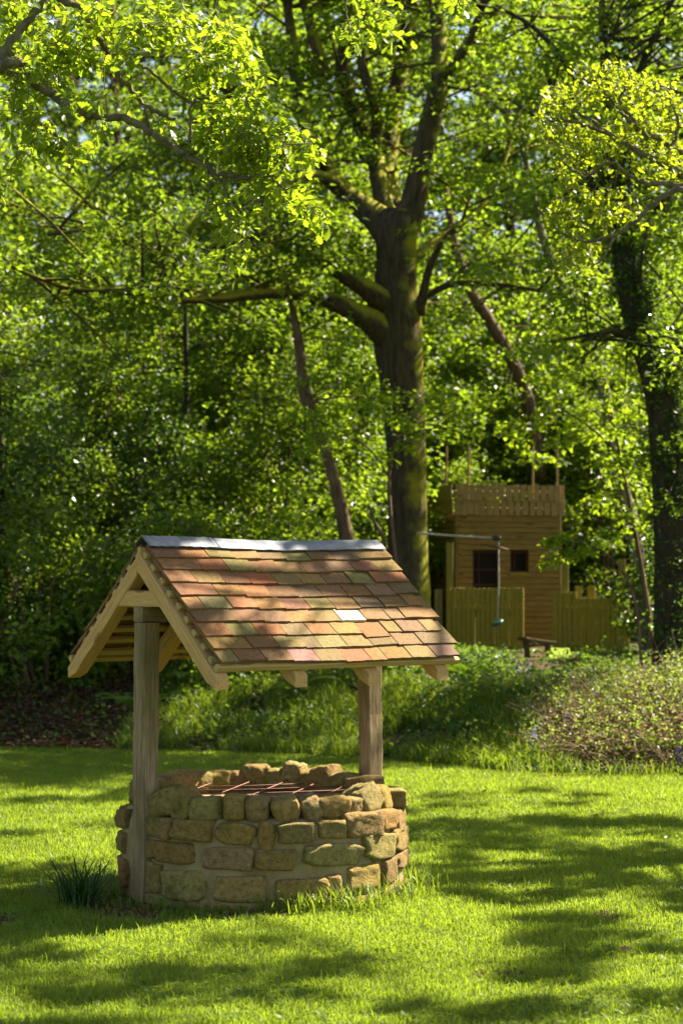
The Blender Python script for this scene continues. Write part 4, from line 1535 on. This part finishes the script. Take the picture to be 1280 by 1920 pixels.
spray('maple_sapling', 'light leaved sapling in front of the leaning pale trunk', 22.6,
      [(1130, 700, 50, 9), (1190, 760, 50, 9), (1100, 790, 50, 8), (1150, 850, 50, 9), (1210, 880, 40, 8), (1120, 930, 50, 9), (1200, 975, 30, 6), (1060, 640, 50, 6), (1020, 720, 60, 8), (960, 780, 60, 8), (1040, 830, 60, 9)],
      [[(1225, 1270, 0, 6), (1215, 1150, 0, 5), (1190, 1000, 0, 4), (1160, 850, 0, 3), (1130, 700, 0, 2)], [(1190, 1000, 0, 3), (1140, 930, 0, 2), (1095, 890, 0, 2)], [(1160, 850, 0, 3), (1090, 790, 0, 2), (1000, 740, .2, 2)]], 'young_leaf', .08)
spray('bright_sprig', 'bright green leafy sprig hanging before the right corner of the playhouse', 19.6,
      [(1035, 1010, 14, 3), (1060, 1018, 16, 3), (1050, 1045, 14, 2), (1085, 1040, 16, 3), (1020, 1050, 8, 1), (1110, 1020, 20, 3), (1140, 1000, 20, 3)],
      [[(1205, 1290, 0, 3.5), (1190, 1130, 0, 3), (1150, 1050, 0, 2), (1090, 1020, 0, 1.6), (1030, 1012, 0, 1)], [(1090, 1010, 0, 2), (1060, 1035, 0, 1.5), (1020, 1050, 0, 1)]], 'young_leaf', .075, r=.09, rz=.05)

# ------------------------------------------------------------------ near overhanging trees
def near_tree(name, label, base, trunk, traces, Y0, mat, leafsz, blobs, shade, shade_mat, per_rosette=7, seed=1, hid_size=.11):
    t = thing(name, label, 'tree', (base[0], base[1], gz(*base)))
    off = np.array(t.location)
    w_, l_, h_ = Acc(), Acc(), Acc()
    tp = np.array([(x - off[0], y - off[1], z - off[2], r) for x, y, z, r in trunk])
    s_ = smooth_path(tp, 5)
    tube(w_, s_[:, :3], s_[:, 3], 12, .08)
    spots = []
    for L in traces:
        if L[0] == 'from':            # start on the trunk out of frame
            q0 = L[1]
            L = L[2]
            q = [(q0[0] - off[0], q0[1] - off[1], q0[2] - off[2], q0[3])]
        else:
            q = []
        for px, py, dY, rpx in L:
            p = P(px, py, Y0 + dY)
            q.append((p.x - off[0], p.y - off[1], p.z - off[2], rpx * (Y0 + dY) / F))
        sp_ = smooth_path(q, 7)
        sp_[:, :3] += rng.normal(0, .006, (len(sp_), 3))
        tube(w_, sp_[:, :3], sp_[:, 3], 7, .1)
        spots.append(sp_)
    # twigs and leaf rosettes round the given spots
    allp = np.vstack([np.vstack(spots)[:, :3], np.zeros((4000, 3))])
    na = len(allp) - 4000
    for px, py, rp, n_ in blobs:
        for q in range(int(n_ * (1.3 if mat == 'young_leaf' else 1.9))):
            c_ = np.array(P(px + rng.normal(0, rp * .55), py + rng.normal(0, rp * .5), Y0 + rng.normal(.16, .24))) - off
            k = np.argmin(((allp[:na] - c_) ** 2).sum(1))
            a_ = allp[k].copy()
            allp[na] = c_
            na += 1
            if np.linalg.norm(a_ - c_) < .6:
                m_ = (a_ + c_) / 2 + rng.normal(0, .03, 3)
                tube(w_, [a_, m_, c_], [.0030, .0024, .0018], 4, 0, cap=False)
            m = per_rosette + int(rng.integers(-2, 3))
            az = rng.random() * 6.28 + np.arange(m) * 2.4
            pos = c_[None] + rng.normal(0, leafsz * .5, (m, 3))
            leaves(l_, pos, leafsz * (.5 + .85 * rng.random(m)), np.clip(.3 + .5 * rng.random() + .3 * (rng.random(m) - .5), 0, 1), 'oak', (-.45, .5), .55, az)
    # the parts of the crown above and beside the picture, which shade the lawn
    main = []
    cs = [np.asarray(c_) - off for c_, _, _ in shade]
    ends = [0] if cs else []
    while cs and len(ends) < 8:          # limbs run to clumps far apart from one another
        dd = [min(np.linalg.norm(c_ - cs[q]) for q in ends) for c_ in cs]
        ends.append(int(np.argmax(dd)))
    for q in ends:
        k = np.argmin(((s_[:, :3] - cs[q] + np.array([0, 0, 1.2])) ** 2).sum(1))
        lp = smooth_path([(*s_[k, :3], .035), *[(*(s_[k, :3] * (1 - t) + cs[q] * t + np.array([0, 0, .35 * math.sin(t * 3.1)]) + rng.normal(0, .12, 3)), 0.026 * (1 - t) + .007) for t in (.33, .66)], (*cs[q], .008)], 6)
        tube(w_, lp[:, :3], lp[:, 3], 6, .05)
        main.append(lp[:, :3])
    main = np.vstack(main) if main else None
    for (c_, r_, n_) in shade:
        c_ = np.asarray(c_) - off
        k = np.argmin(((main - c_) ** 2).sum(1))
        tube(w_, [main[k], (main[k] + c_) / 2 + np.array([0, 0, .08]), c_], [.006, .005, .003], 4, 0, cap=False)
        clump(h_, c_, r_, r_ * .3, n_, hid_size, .4 + .4 * rng.random())
    link('trunk', w_.mesh('trunk', M['twig'], True), t)
    link('crown', l_.mesh('crown', M[mat]), t)
    if shade:
        link('upper_crown', h_.mesh('upper_crown', M[shade_mat]), t)
    return t


cot = 1 / math.tan(R(SUN_EL))
SX, SY = math.sin(R(SUN_AZ)) * cot, math.cos(R(SUN_AZ)) * cot


def want(x, y):
    """how much of the lawn at (x,y) lies in tree shade in the photograph"""
    px, py = proj((x, y, 0))
    if abs(x - WX) < 1.0 and abs(y - WY + .3) < 1.25:
        return .0
    if py < 1455:
        return .8
    if px < 300 and py < 1510:
        return .85
    if px < 260 and py < 1690:
        return .04
    if px > 740 and py < 1535:
        return .10
    if px > 740 and py < 1700:
        return .8
    if py > 1690 and px < 500 and py < 1760:
        return .25
    return .52


shade = []  # unseen clumps sited up the sun line to throw the wanted lawn shade
tries = 0
while len(shade) < 290 and tries < 14000:
    tries += 1
    tx = rng.uniform(-3.2, 4.0)
    ty = rng.uniform(6.2, 15.5)
    if rng.random() > want(tx, ty):
        continue
    z = rng.uniform(5.2, 9.5)
    c_ = np.array([tx + SX * z, ty + SY * z, z])
    # stay above / outside of the picture
    if c_[2] < CAM_Z + .300 * c_[1] + .25 and c_[0] < .178 * c_[1] + .4:
        continue
    # keep most light on the well's roof
    rx, ry = c_[0] - SX * (z - 1.5), c_[1] - SY * (z - 1.5)
    if abs(rx + .35) < .95 and abs(ry - 10.55) < .75 and rng.random() < .5:
        continue
    wx_, wy_ = c_[0] - SX * (z - .35), c_[1] - SY * (z - .35)
    if abs(wx_ - .25) < .42 and abs(wy_ - 10.4) < .62 and rng.random() < .95:
        continue
    bx, by = c_[0] - SX * (z - 4.3), c_[1] - SY * (z - 4.3)
    if abs(bx + .5) < 1.3 and abs(by - 10.2) < .7 and rng.random() < .9:
        continue
    if 1.0 < bx < 2.6 and abs(by - 13.3) < .7 and rng.random() < .85:
        continue
    if math.hypot(c_[0] - 6.3, c_[1] - 14.5) > 5.6:
        continue
    shade.append((c_, .14 + .22 * rng.random(), 90))

near_tree('overhanging_oak', 'oak whose golden young leaved branches reach in at the upper right', (6.3, 14.5),
          [(6.3, 14.5, -.1, .26), (6.2, 14.5, 2.0, .22), (6.0, 14.4, 4.0, .19), (5.8, 14.3, 6.0, .15), (5.6, 14.3, 8.0, .10), (5.5, 14.3, 9.8, .04)],
          [('from', (6.0, 14.4, 4.3, .09), [(1400, 345, 0, 13), (1300, 330, 0, 9), (1240, 305, 0, 7), (1180, 275, 0, 5.5), (1130, 245, 0, 4.5), (1100, 220, 0, 3.5), (1060, 205, 0, 2)]),
           [(1135, 248, 0, 4), (1085, 232, -.1, 3), (1030, 225, -.1, 2)], [(1320, 318, .1, 7), (1250, 270, .1, 6), (1200, 245, .1, 5), (1170, 215, .1, 4), (1130, 170, .1, 3), (1105, 140, .1, 2)],
           [(1310, 345, -.1, 6), (1220, 345, -.1, 5), (1180, 330, -.1, 4), (1140, 302, -.2, 3), (1100, 330, -.2, 2.5), (1065, 312, -.2, 2), (1050, 290, -.2, 1.5)],
           [(1340, 350, -.2, 8), (1260, 360, -.2, 6), (1220, 385, -.2, 5), (1185, 420, -.2, 4), (1150, 440, -.2, 3.5), (1090, 452, -.2, 2.5), (1048, 430, -.2, 1.5)],
           [(1205, 245, .1, 4), (1162, 190, .2, 3), (1185, 150, .2, 2)], [(1150, 440, -.2, 2.5), (1135, 475, -.2, 2), (1110, 500, -.2, 1.5)], [(1245, 300, 0, 4), (1270, 240, .1, 3), (1250, 170, .1, 2)]],
          13.4, 'gold_leaf', .047,
          [(1060, 180, 40, 22), (1030, 210, 30, 10), (1120, 150, 40, 20), (1150, 130, 20, 8), (1195, 170, 45, 24), (1250, 190, 45, 24), (1040, 250, 30, 12), (1085, 260, 45, 24), (1140, 265, 45, 20), (1200, 230, 40, 18), (1250, 260, 40, 14), (1080, 305, 35, 12),
           (1125, 385, 40, 22), (1060, 405, 32, 20), (1045, 395, 22, 8), (1090, 470, 28, 18), (1060, 490, 20, 10), (1170, 390, 36, 14), (1240, 330, 40, 10), (1270, 300, 30, 10), (1200, 300, 40, 8), (1060, 340, 26, 8)],
          shade, 'oak_leaf', 6, hid_size=.10)

lshade = []
for k in range(30):
    z = rng.uniform(5.0, 8.0)
    c_ = np.array([rng.uniform(-6.5, -1.0), rng.uniform(8.0, 13.0), z])
    if c_[2] < CAM_Z + .300 * c_[1] + .3 and c_[0] > -.178 * c_[1] - .4:
        continue
    lshade.append((c_, .4, 60))
near_tree('near_oak', 'oak whose bright lime leaved branches hang in at the upper left', (-4.6, 10.9),
          [(-4.6, 10.9, -.1, .3), (-4.5, 10.9, 2.0, .25), (-4.4, 10.8, 4.0, .2), (-4.2, 10.7, 6.0, .14), (-4.0, 10.7, 8.2, .04)],
          [('from', (-4.4, 10.8, 3.9, .08), [(-60, 110, 0, 12), (0, 128, 0, 11), (50, 143, 0, 10), (85, 170, 0, 10), (140, 202, 0, 9), (170, 218, 0, 8.5), (232, 220, 0, 8), (290, 252, 0, 7.5), (330, 277, 0, 7), (372, 306, 0, 6), (420, 327, 0, 4.5), (480, 333, 0, 3.5), (520, 328, 0, 2.5), (548, 345, 0, 2)]),
           ('from', (-4.3, 10.75, 5.2, .06), [(60, -30, .2, 10), (110, 0, .2, 7), (150, 15, .2, 6.5), (175, 55, .2, 6), (205, 105, .2, 5.5), (230, 150, .2, 5), (270, 195, .2, 4.5), (300, 213, .1, 4), (332, 228, .1, 3)]),
           ('from', (-4.4, 10.8, 4.2, .06), [(-30, 130, -.2, 9), (0, 106, -.2, 9), (40, 55, -.2, 8), (80, 8, -.2, 7), (110, -50, -.2, 5)]),
           [(250, 108, .1, 2), (290, 140, .1, 3), (320, 165, .1, 3), (352, 187, .1, 3), (385, 200, .1, 2), (410, 230, .1, 1.5)], [(360, 192, .1, 3), (358, 255, .05, 3.5), (338, 276, 0, 4)], [(345, 282, 0, 3.5), (375, 290, 0, 3), (385, 320, 0, 2.5), (425, 338, 0, 2.5), (470, 330, -.1, 2)],
           [(420, 328, 0, 2.5), (427, 400, 0, 2), (429, 480, 0, 1.6), (425, 515, 0, 1.4), (434, 541, 0, 1.2)], [(500, 330, 0, 2), (540, 360, 0, 1.8), (575, 380, 0, 1.4), (600, 405, 0, 1)], [(405, 40, .1, 2), (402, 110, .1, 2), (398, 130, .1, 1.5)],
           [(385, 295, 0, 2), (392, 345, 0, 1.8), (385, 400, 0, 1.3)], [(275, 200, 0, 3), (278, 240, 0, 2), (281, 290, 0, 1.3)],
           ('from', (-4.2, 10.7, 6.0, .07), [(-40, -420, -.3, 14), (250, -330, -.3, 12), (500, -220, -.3, 9), (620, -120, -.2, 6), (640, -40, -.2, 4), (650, 30, -.2, 2), (655, 70, -.2, 1.5)]), [(620, -120, -.2, 5), (740, -110, -.2, 4), (840, -60, -.2, 3), (862, 10, -.2, 1.5)], [(400, -270, -.3, 7), (410, -120, -.2, 5), (405, -20, 0, 3), (405, 40, .1, 2)]],
          10.2, 'young_leaf', .058,
          [(60, 50, 50, 26), (20, 30, 40, 16), (130, 90, 45, 24), (30, 190, 40, 14), (80, 250, 40, 14), (180, 40, 50, 22), (240, 50, 40, 16), (230, 100, 36, 10), (330, 40, 45, 14), (100, 130, 50, 20), (300, 20, 40, 12), (410, 60, 36, 20), (385, 120, 40, 22), (440, 70, 26, 10), (455, 110, 24, 10), (290, 60, 26, 10),
           (475, 180, 30, 16), (380, 150, 30, 12), (420, 220, 40, 26), (450, 260, 40, 26), (400, 250, 34, 18), (490, 270, 36, 24), (530, 262, 34, 24), (570, 278, 26, 14), (430, 300, 36, 20), (470, 240, 30, 16), (500, 300, 34, 20), (545, 300, 28, 12),
           (500, 350, 26, 12), (540, 365, 24, 9), (580, 385, 16, 8), (597, 405, 10, 4), (420, 390, 18, 8), (445, 420, 16, 7), (448, 470, 16, 9), (425, 440, 12, 4), (300, 235, 22, 5), (160, 185, 30, 6), (130, 290, 26, 8), (60, 265, 30, 8), (10, 330, 26, 6), (185, 245, 14, 5), (105, 265, 22, 6), (245, 190, 14, 2),
           (690, 30, 26, 9), (715, 45, 20, 7), (655, 55, 14, 5), (675, 85, 14, 5), (760, 75, 12, 2), (700, 5, 30, 9), (860, 10, 12, 5), (850, -10, 20, 5), (740, 10, 20, 3)],
          lshade, 'oak_leaf', 7)

# ------------------------------------------------------------------ bank vegetation
# nettles, brambles and grass on the shaded bank
def edge_keep(x, y, lo=.0, hi=6):
    t = y - edge_y(x)
    return (t > lo) & (t < hi)


ac = Acc()
n = 46000
x = rng.uniform(-5.2, 5.2, n)
y = edge_y(x) + rng.uniform(.05, 8, n)
dens = fbm(x, y, .55, 40)
pxs = 640 + F * x / y
left_bare = np.where(pxs < 330, sstep(23.0, 21.0, y) * .75, 0)
front = y - edge_y(x)
k_ = (dens > .36) & (rng.random(n) > left_bare) & ~((np.hypot((x - 3.0) / 1.1, (y - 18.0) / 1.1) < 1) & (rng.random(n) < .4))
k_ &= ~((np.abs(x - (2.15 + .30 * (y - 20.0) / 4)) < .38 + .0 * y) & (y > 20.2) & (y < 24.6) & (rng.random(n) < .9))
x, y, dens = x[k_], y[k_], dens[k_]
hgt = (.04 + .42 * np.clip(dens - .36, 0, 1) * 1.6) * np.where(y > 21.8, .45, 1) * np.clip((y - edge_y(x)) / .6, .25, 1)
z = ground_z(x, y) + hgt * rng.random(len(x)) ** .7
leaves(ac, np.stack([x, y, z], -1), .055 * (.6 + .8 * rng.random(len(x))), np.clip(.2 + .6 * rng.random(len(x)), 0, 1), roll=.7)
o = link('undergrowth', ac.mesh('undergrowth', M['under_leaf']), kind='stuff')
tag(o, 'low nettles and brambles covering the shaded bank behind the lawn', 'undergrowth')

ac = Acc()
n = 26000
x = rng.uniform(-2.2, 2.0, n)
y = edge_y(x) + rng.uniform(-.05, 2.6, n)
k_ = fbm(x, y, .5, 44) > .42
x, y = x[k_], y[k_]
blades(ac, x, y, .08 + .16 * rng.random(len(x)), .007 + .005 * rng.random(len(x)), np.clip(.1 + .5 * rng.random(len(x)), 0, 1), True, 1.1)
o = link('bank_grass', ac.mesh('bank_grass', M['long_grass']), kind='stuff')
tag(o, 'rough long grass on the shaded bank behind the well', 'grass')

ac = Acc()
n = 15000
x = rng.uniform(-5, -.6, n)
y = edge_y(x) + rng.uniform(-.05, 3.6, n) ** 1.0
k_ = rng.random(n) < np.where(640 + F * x / y < 300, 1, .35)
x, y = x[k_], y[k_]
leaves(ac, np.stack([x, y, ground_z(x, y) + .008 + .02 * rng.random(len(x))], -1), .05 + .035 * rng.random(len(x)), rng.random(len(x)), tilt=(0, .35), roll=.35)
o = link('leaf_litter', ac.mesh('leaf_litter', M['dead_leaf']), kind='stuff')
tag(o, 'brown dead leaves covering the bank on the left', 'leaf litter')

# mound of dead bracken and brambles at the right
mx, my = 3.0, 18.0
ac = Acc()
n = 4200
x = mx + rng.normal(0, .75, n)
y = my + rng.normal(-.1, .55, n)
k_ = (x > 1.7) & (y > 16.75)
x, y = x[k_], y[k_]
for xi, yi in zip(x, y):
    a_ = rng.random() * 6.28
    L = .14 + .38 * rng.random()
    el = rng.normal(.35, .5)
    z0 = gz(xi, yi) + .24 * rng.random() ** 1.5
    d = np.array([math.cos(a_) * math.cos(el), math.sin(a_) * math.cos(el), math.sin(el)]) * L
    p = np.array([xi, yi, z0])
    tube(ac, [p, p + d * .5 + np.array([0, 0, .02]), p + d + np.array([0, 0, -.03])], [.0028, .0022, .0012], 3, 0, rng.random() ** .6, cap=False)
n = 8000
x = mx + rng.normal(0, .75, n)
y = my + rng.normal(-.15, .55, n)
k_ = (x > 1.75) & (y > 16.8)
x, y = x[k_], y[k_]
leaves(ac, np.stack([x, y, ground_z(x, y) + .36 * rng.random(len(x)) ** 1.1], -1), .018 + .03 * rng.random(len(x)), rng.random(len(x)), tilt=(-.2, .7), roll=.9)
o = link('dead_bracken', ac.mesh('dead_bracken', M['dry_stem']), kind='stuff')
tag(o, 'sunlit tangle of dead brown bracken on the mound at the right', 'bracken')
ac = Acc()
n = 17000
x = mx + rng.normal(0, .8, n)
y = my + rng.normal(.1, .6, n)
k_ = (x > 1.6) & (y > 16.75) & (fbm(x, y, .35, 51) > .44)
x, y = x[k_], y[k_]
leaves(ac, np.stack([x, y, ground_z(x, y) + .05 + .33 * rng.random(len(x)) ** .8], -1), .026 + .024 * rng.random(len(x)), .4 + .6 * rng.random(len(x)), tilt=(-.2, .5), roll=.6)
o = link('brambles', ac.mesh('brambles', M['mound_leaf']), kind='stuff')
tag(o, 'fresh green bramble leaves growing through the dead bracken mound', 'brambles')

# bleached sticks poking from the mound
for k, (xa, ya, xb, yb, Y, r, lab) in enumerate(((1052, 1287, 1088, 1325, 17.9, .008, 'leaning bleached stick at the top of the bracken mound, left one'), (1073, 1286, 1115, 1318, 18.1, .007, 'leaning bleached stick crossing behind its neighbour on the mound'), (1105, 1259, 1135, 1267, 19.5, .008, 'short pale stick lying below the notched fence'))):
    a_, b_ = P(xa, ya, Y), P(xb, yb, Y)
    ac = Acc()
    tube(ac, [a_ - a_, (b_ - a_) * .5 + Vector((0, .02, .01)), b_ - a_], [r, r * .9, r * .6], 6, .1)
    o = link('stick', ac.mesh('stick', M['pale_bark'], True), None, a_)
    tag(o, lab, 'stick')


# ferns
def frond(L, n=13, w=.22):
    V, T = [], []
    ac_ = Acc()
    ts = np.linspace(0, 1, n + 1)
    x = L * ts
    z = L * (.75 * ts - .62 * ts ** 2)
    tube(ac_, np.stack([x, 0 * x, z], -1), .004 * (1 - .8 * ts), 4, 0, .6, cap=False)
    for i in range(1, n):
        t = ts[i]
        pl = w * L * math.sin(math.pi * (.18 + .8 * t)) ** .8
        for sd in (-1, 1):
            b0 = np.array([x[i], 0, z[i]])
            tip = b0 + np.array([pl * .35, sd * pl, -.12 * pl])
            m1 = b0 + np.array([pl * .02 + .03 * L, sd * pl * .5, -.02])
            m2 = b0 + np.array([pl * .28 - .035 * L, sd * pl * .5, -.02])
            ac_.add([b0, m1, tip, m2], [(0, 1, 2), (0, 2, 3)], None, .5 + .4 * rng.random())
    return ac_.mesh('frond', M['young_leaf'])


FR = [frond(.42), frond(.5, 15), frond(.36, 12)]
for k, (px, py, Y, s_, lab) in enumerate(((1215, 1420, 17.3, 1.0, 'light green fern unfurling on the front of the bracken mound'), (1120, 1400, 17.9, .8, 'small fern on the left shoulder of the bracken mound'), (1010, 1330, 19.2, .8, 'fern between the mound and the shaded bank'), (330, 1300, 21.3, 1.3, 'fern under the left eave among bright undergrowth'), (262, 1335, 20.6, 1.1, 'fern growing by the leaf litter left of the front post'), (880, 1290, 20.6, 1.1, 'fern in shade below the right corner of the roof'), (560, 1310, 20.6, 1.1, 'fern on the bank seen under the middle of the eave'), (1165, 1270, 21.2, 1.1, 'fern beneath the notched fence'))):
    p = P(px, py, Y)
    t = thing('fern', lab, 'fern', (p.x, Y, gz(p.x, Y)), rng.random() * 6, 'ferns on the bank')
    t.scale = (s_, s_, s_)
    for q in range(8):
        f = link('frond', FR[q % 3], t)
        f.rotation_euler = (0, R(-18 * rng.random()), q * .785 + .3 * rng.random())

# bluebells
V, Q = lathe([(.001, .03), (.010, .026), (.011, .010), (.016, .0)], 8, 0)
BM = plain('bluebell_petal', (.16, .14, .5), (.25, .22, .65), 20, .6)
bell = np_mesh('bell', V, Q, BM, True)
for k, (px, py, Y, lab) in enumerate(((996, 1365, 17.6, 'bluebell standing at the shaded left foot of the mound'), (1058, 1338, 17.9, 'bluebell among the bramble leaves on the mound'), (968, 1292, 20.4, 'bluebell in the shade below the gap in the fences'), (986, 1288, 20.6, 'second bluebell in the shade right of its neighbour below the fences'), (1268, 1423, 17.0, 'bluebell at the right edge of the mound'))):
    p = P(px, py, Y)
    z0 = gz(p.x, Y)
    t = thing('bluebell', lab, 'flower', (p.x, Y, z0), 0, 'bluebells on the bank')
    hgt = max(.15, p.z - z0)
    ac = Acc()
    tube(ac, [(0, 0, 0), (.005, 0, hgt * .6), (.03, 0, hgt)], [.003, .003, .002], 4, 0, .5, cap=False)
    link('stem', ac.mesh('stem', M['under_leaf']), t)
    for q in range(6):
        b = link('bell', bell, t, (.012 + .006 * q * .5 + .014 * math.cos(q * 2), .014 * math.sin(q * 2), hgt - .028 * q * .8 - .02))

# ------------------------------------------------------------------ plants round the well
def strap(L, az, lean, w, curl=1.0, n=7):
    """one long arching strap leaf from the origin"""
    ts = np.linspace(0, 1, n)
    ang = lean + curl * ts ** 1.6
    dx = np.cumsum(np.sin(ang)) * L / n
    dz = np.cumsum(np.cos(ang)) * L / n
    dx -= dx[0]
    dz -= dz[0]
    wd = w * .5 * np.clip(np.minimum(1, (1.02 - ts) * 3.0), .04, 1)
    c, s = math.cos(az), math.sin(az)
    ctr = np.stack([dx * c, dx * s, dz], -1)
    sd = np.array([-s, c, 0.0])
    up = np.stack([-np.cos(ang) * c, -np.cos(ang) * s, np.sin(ang)], -1) * (wd * .35)[:, None]
    Vl = ctr - sd * wd[:, None] + up * -1
    Vr = ctr + sd * wd[:, None] + up * -1
    V = np.stack([Vl, ctr, Vr], 1).reshape(-1, 3)
    i = (np.arange(n - 1)[:, None] * 3 + np.arange(2)[None]).ravel()
    return V, np.stack([i, i + 1, i + 4, i + 3], -1)


SM = leaf_mat('strap_leaf', (.014, .05, .010), (.035, .09, .016), (.09, .2, .02), .3, .38, .4)
p = P(140, 1690, 10.0)
tf = thing('strap_leaf_plant', 'tuft of long dark arching strap leaves left of the well', 'plant', (p.x, 10.15, gz(p.x, 10.15)))
ac = Acc()
for k in range(110):
    V, Q = strap(.20 + .24 * rng.random(), rng.random() * 6.28, .05 + .5 * rng.random(), .006 + .004 * rng.random(), .5 + 1.1 * rng.random())
    V = V + np.array([rng.normal(0, .05), rng.normal(0, .05), 0])
    ac.add(V, None, Q, rng.random())
fo = link('foliage', ac.mesh('foliage', SM), tf, kind='stuff')
for az, L, lean, curl in ((2.9, .46, .75, .35), (3.0, .38, 1.15, .35), (3.3, .46, .6, 1.7), (3.5, .42, .7, 1.6), (3.7, .40, .5, 1.7), (.2, .34, .5, 1.3), (.5, .3, .4, 1.4), (-.2, .32, .8, 1.0), (4.2, .34, .4, 1.8), (2.0, .3, .3, .8), (.9, .3, .5, 1.3), (3.9, .36, .8, 1.2)):
    V, Q = strap(L, az, lean, .011, curl, 10)
    a2 = Acc()
    a2.add(V, None, Q, .4)
    link('leaf', a2.mesh('leaf', SM), tf)

ac = Acc()


def tuft(px, py, n, hmax, Y, spread):
    c_ = P(px, py, Y)
    for k in range(n):
        V, Q = strap(hmax * (.45 + .6 * rng.random()), rng.random() * 6.28, .05 + .35 * rng.random(), .0035 + .003 * rng.random(), .2 + 1.4 * rng.random() ** 1.5, 6)
        xx_, yy_ = c_.x + rng.normal(0, spread), Y + rng.normal(0, spread * .6)
        rr_ = math.hypot(xx_ - WX, yy_ - WY)
        if rr_ < .79:
            xx_, yy_ = WX + (xx_ - WX) * .80 / rr_, WY + (yy_ - WY) * .80 / rr_
        ac.add(V + np.array([xx_, yy_, gz(xx_, yy_)]), None, Q, np.clip(.3 + .7 * rng.random(), 0, 1))


for a_ in (P(500, 1705, 9.9), ):
    pass
for px, py, n_, h_, Y, sp_ in ((500, 1700, 26, .17, 9.90, .05), (530, 1700, 18, .15, 9.88, .04), (560, 1700, 46, .19, 9.9, .06), (600, 1698, 50, .22, 9.92, .06), (640, 1692, 60, .23, 9.95, .06), (668, 1690, 40, .2, 9.98, .05), (700, 1680, 50, .2, 10.06, .06), (740, 1668, 60, .2, 10.22, .07), (775, 1655, 60, .24, 10.4, .07), (785, 1640, 50, .24, 10.6, .07), (790, 1625, 40, .2, 10.85, .08),
                               (440, 1712, 20, .09, 9.87, .06), (395, 1708, 18, .10, 9.9, .05), (300, 1700, 34, .12, 10.0, .05), (330, 1708, 20, .1, 9.95, .05), (200, 1650, 60, .2, 10.45, .08), (180, 1640, 50, .17, 10.6, .09), (225, 1690, 16, .1, 10.1, .05), (205, 1610, 40, .16, 10.85, .07)):
    tuft(px, py, n_, h_, Y, sp_)
o = link('long_grass', ac.mesh('long_grass', M['long_grass']), kind='stuff')
tag(o, 'unmown long grass growing against the foot of the well wall', 'grass')
# scraps of dead leaf and soil crumbs on the bare patches
ac = Acc()
n = 60000
x, y = rng.uniform(-2.2, 1.6, n), rng.uniform(8, 11, n)
k_ = (rng.random(n) < bare_mask(x, y) * .8) & (np.hypot(x - WX, y - WY) > WR + .03)
x, y = x[k_], y[k_]
leaves(ac, np.stack([x, y, ground_z(x, y) + .004 + .006 * rng.random(len(x))], -1), .010 + .022 * rng.random(len(x)) ** 2, rng.random(len(x)), tilt=(0, .4), roll=.6)
o = link('soil_litter', ac.mesh('soil_litter', M['dead_leaf']), kind='stuff')
tag(o, 'crumbs and scraps of dead leaf on the bare soil patches round the well', 'leaf litter')
YL = leaf_mat('fallen_leaf', (.35, .22, .03), (.45, .30, .04), (.3, .2, .03), .3, .6)
for px, py, m_, sz, lab in ((1117, 1538, M['dead_leaf'], .07, 'dark curled fallen leaf on the striped lawn right of the well'), (956, 1656, YL, .045, 'small yellow fallen leaf on the lawn right of the well wall'), (137, 1580, M['dead_leaf'], .05, 'brown fallen leaf on the sunny lawn above the strap leaf plant'),
                          (1186, 1790, M['dead_leaf'], .06, 'brown fallen leaf in the shadow at the lower right'), (912, 1490, M['dead_leaf'], .05, 'dark scrap of leaf on the sunlit strip below the mound')):
    d = P(px, py, 10) - Vector((0, 0, CAM_Z))
    k_ = -CAM_Z / d.z
    ac = Acc()
    leaves(ac, np.array([[0, 0, .03]]), sz, .3, 'oak', (.2, .1), .5)
    o = link('fallen_leaf', ac.mesh('fallen_leaf', m_), None, (d.x * k_, d.y * k_, gz(d.x * k_, d.y * k_)))
    tag(o, lab, 'leaf', 'leaves fallen on the lawn')
# a few taller weeds where the mower does not reach on the mound's foot
ac = Acc()
for px, py, Y in ((1010, 1450, 16.75), (1090, 1452, 16.7), (1130, 1450, 16.7), (1180, 1455, 16.65), (1215, 1452, 16.7), (1260, 1450, 16.7), (960, 1440, 17.0)):
    tuft(px, py, 40, .22, Y, .09)
o = link('verge_grass', ac.mesh('verge_grass', M['long_grass']), kind='stuff')
tag(o, 'tufts of long grass along the foot of the bracken mound', 'grass')
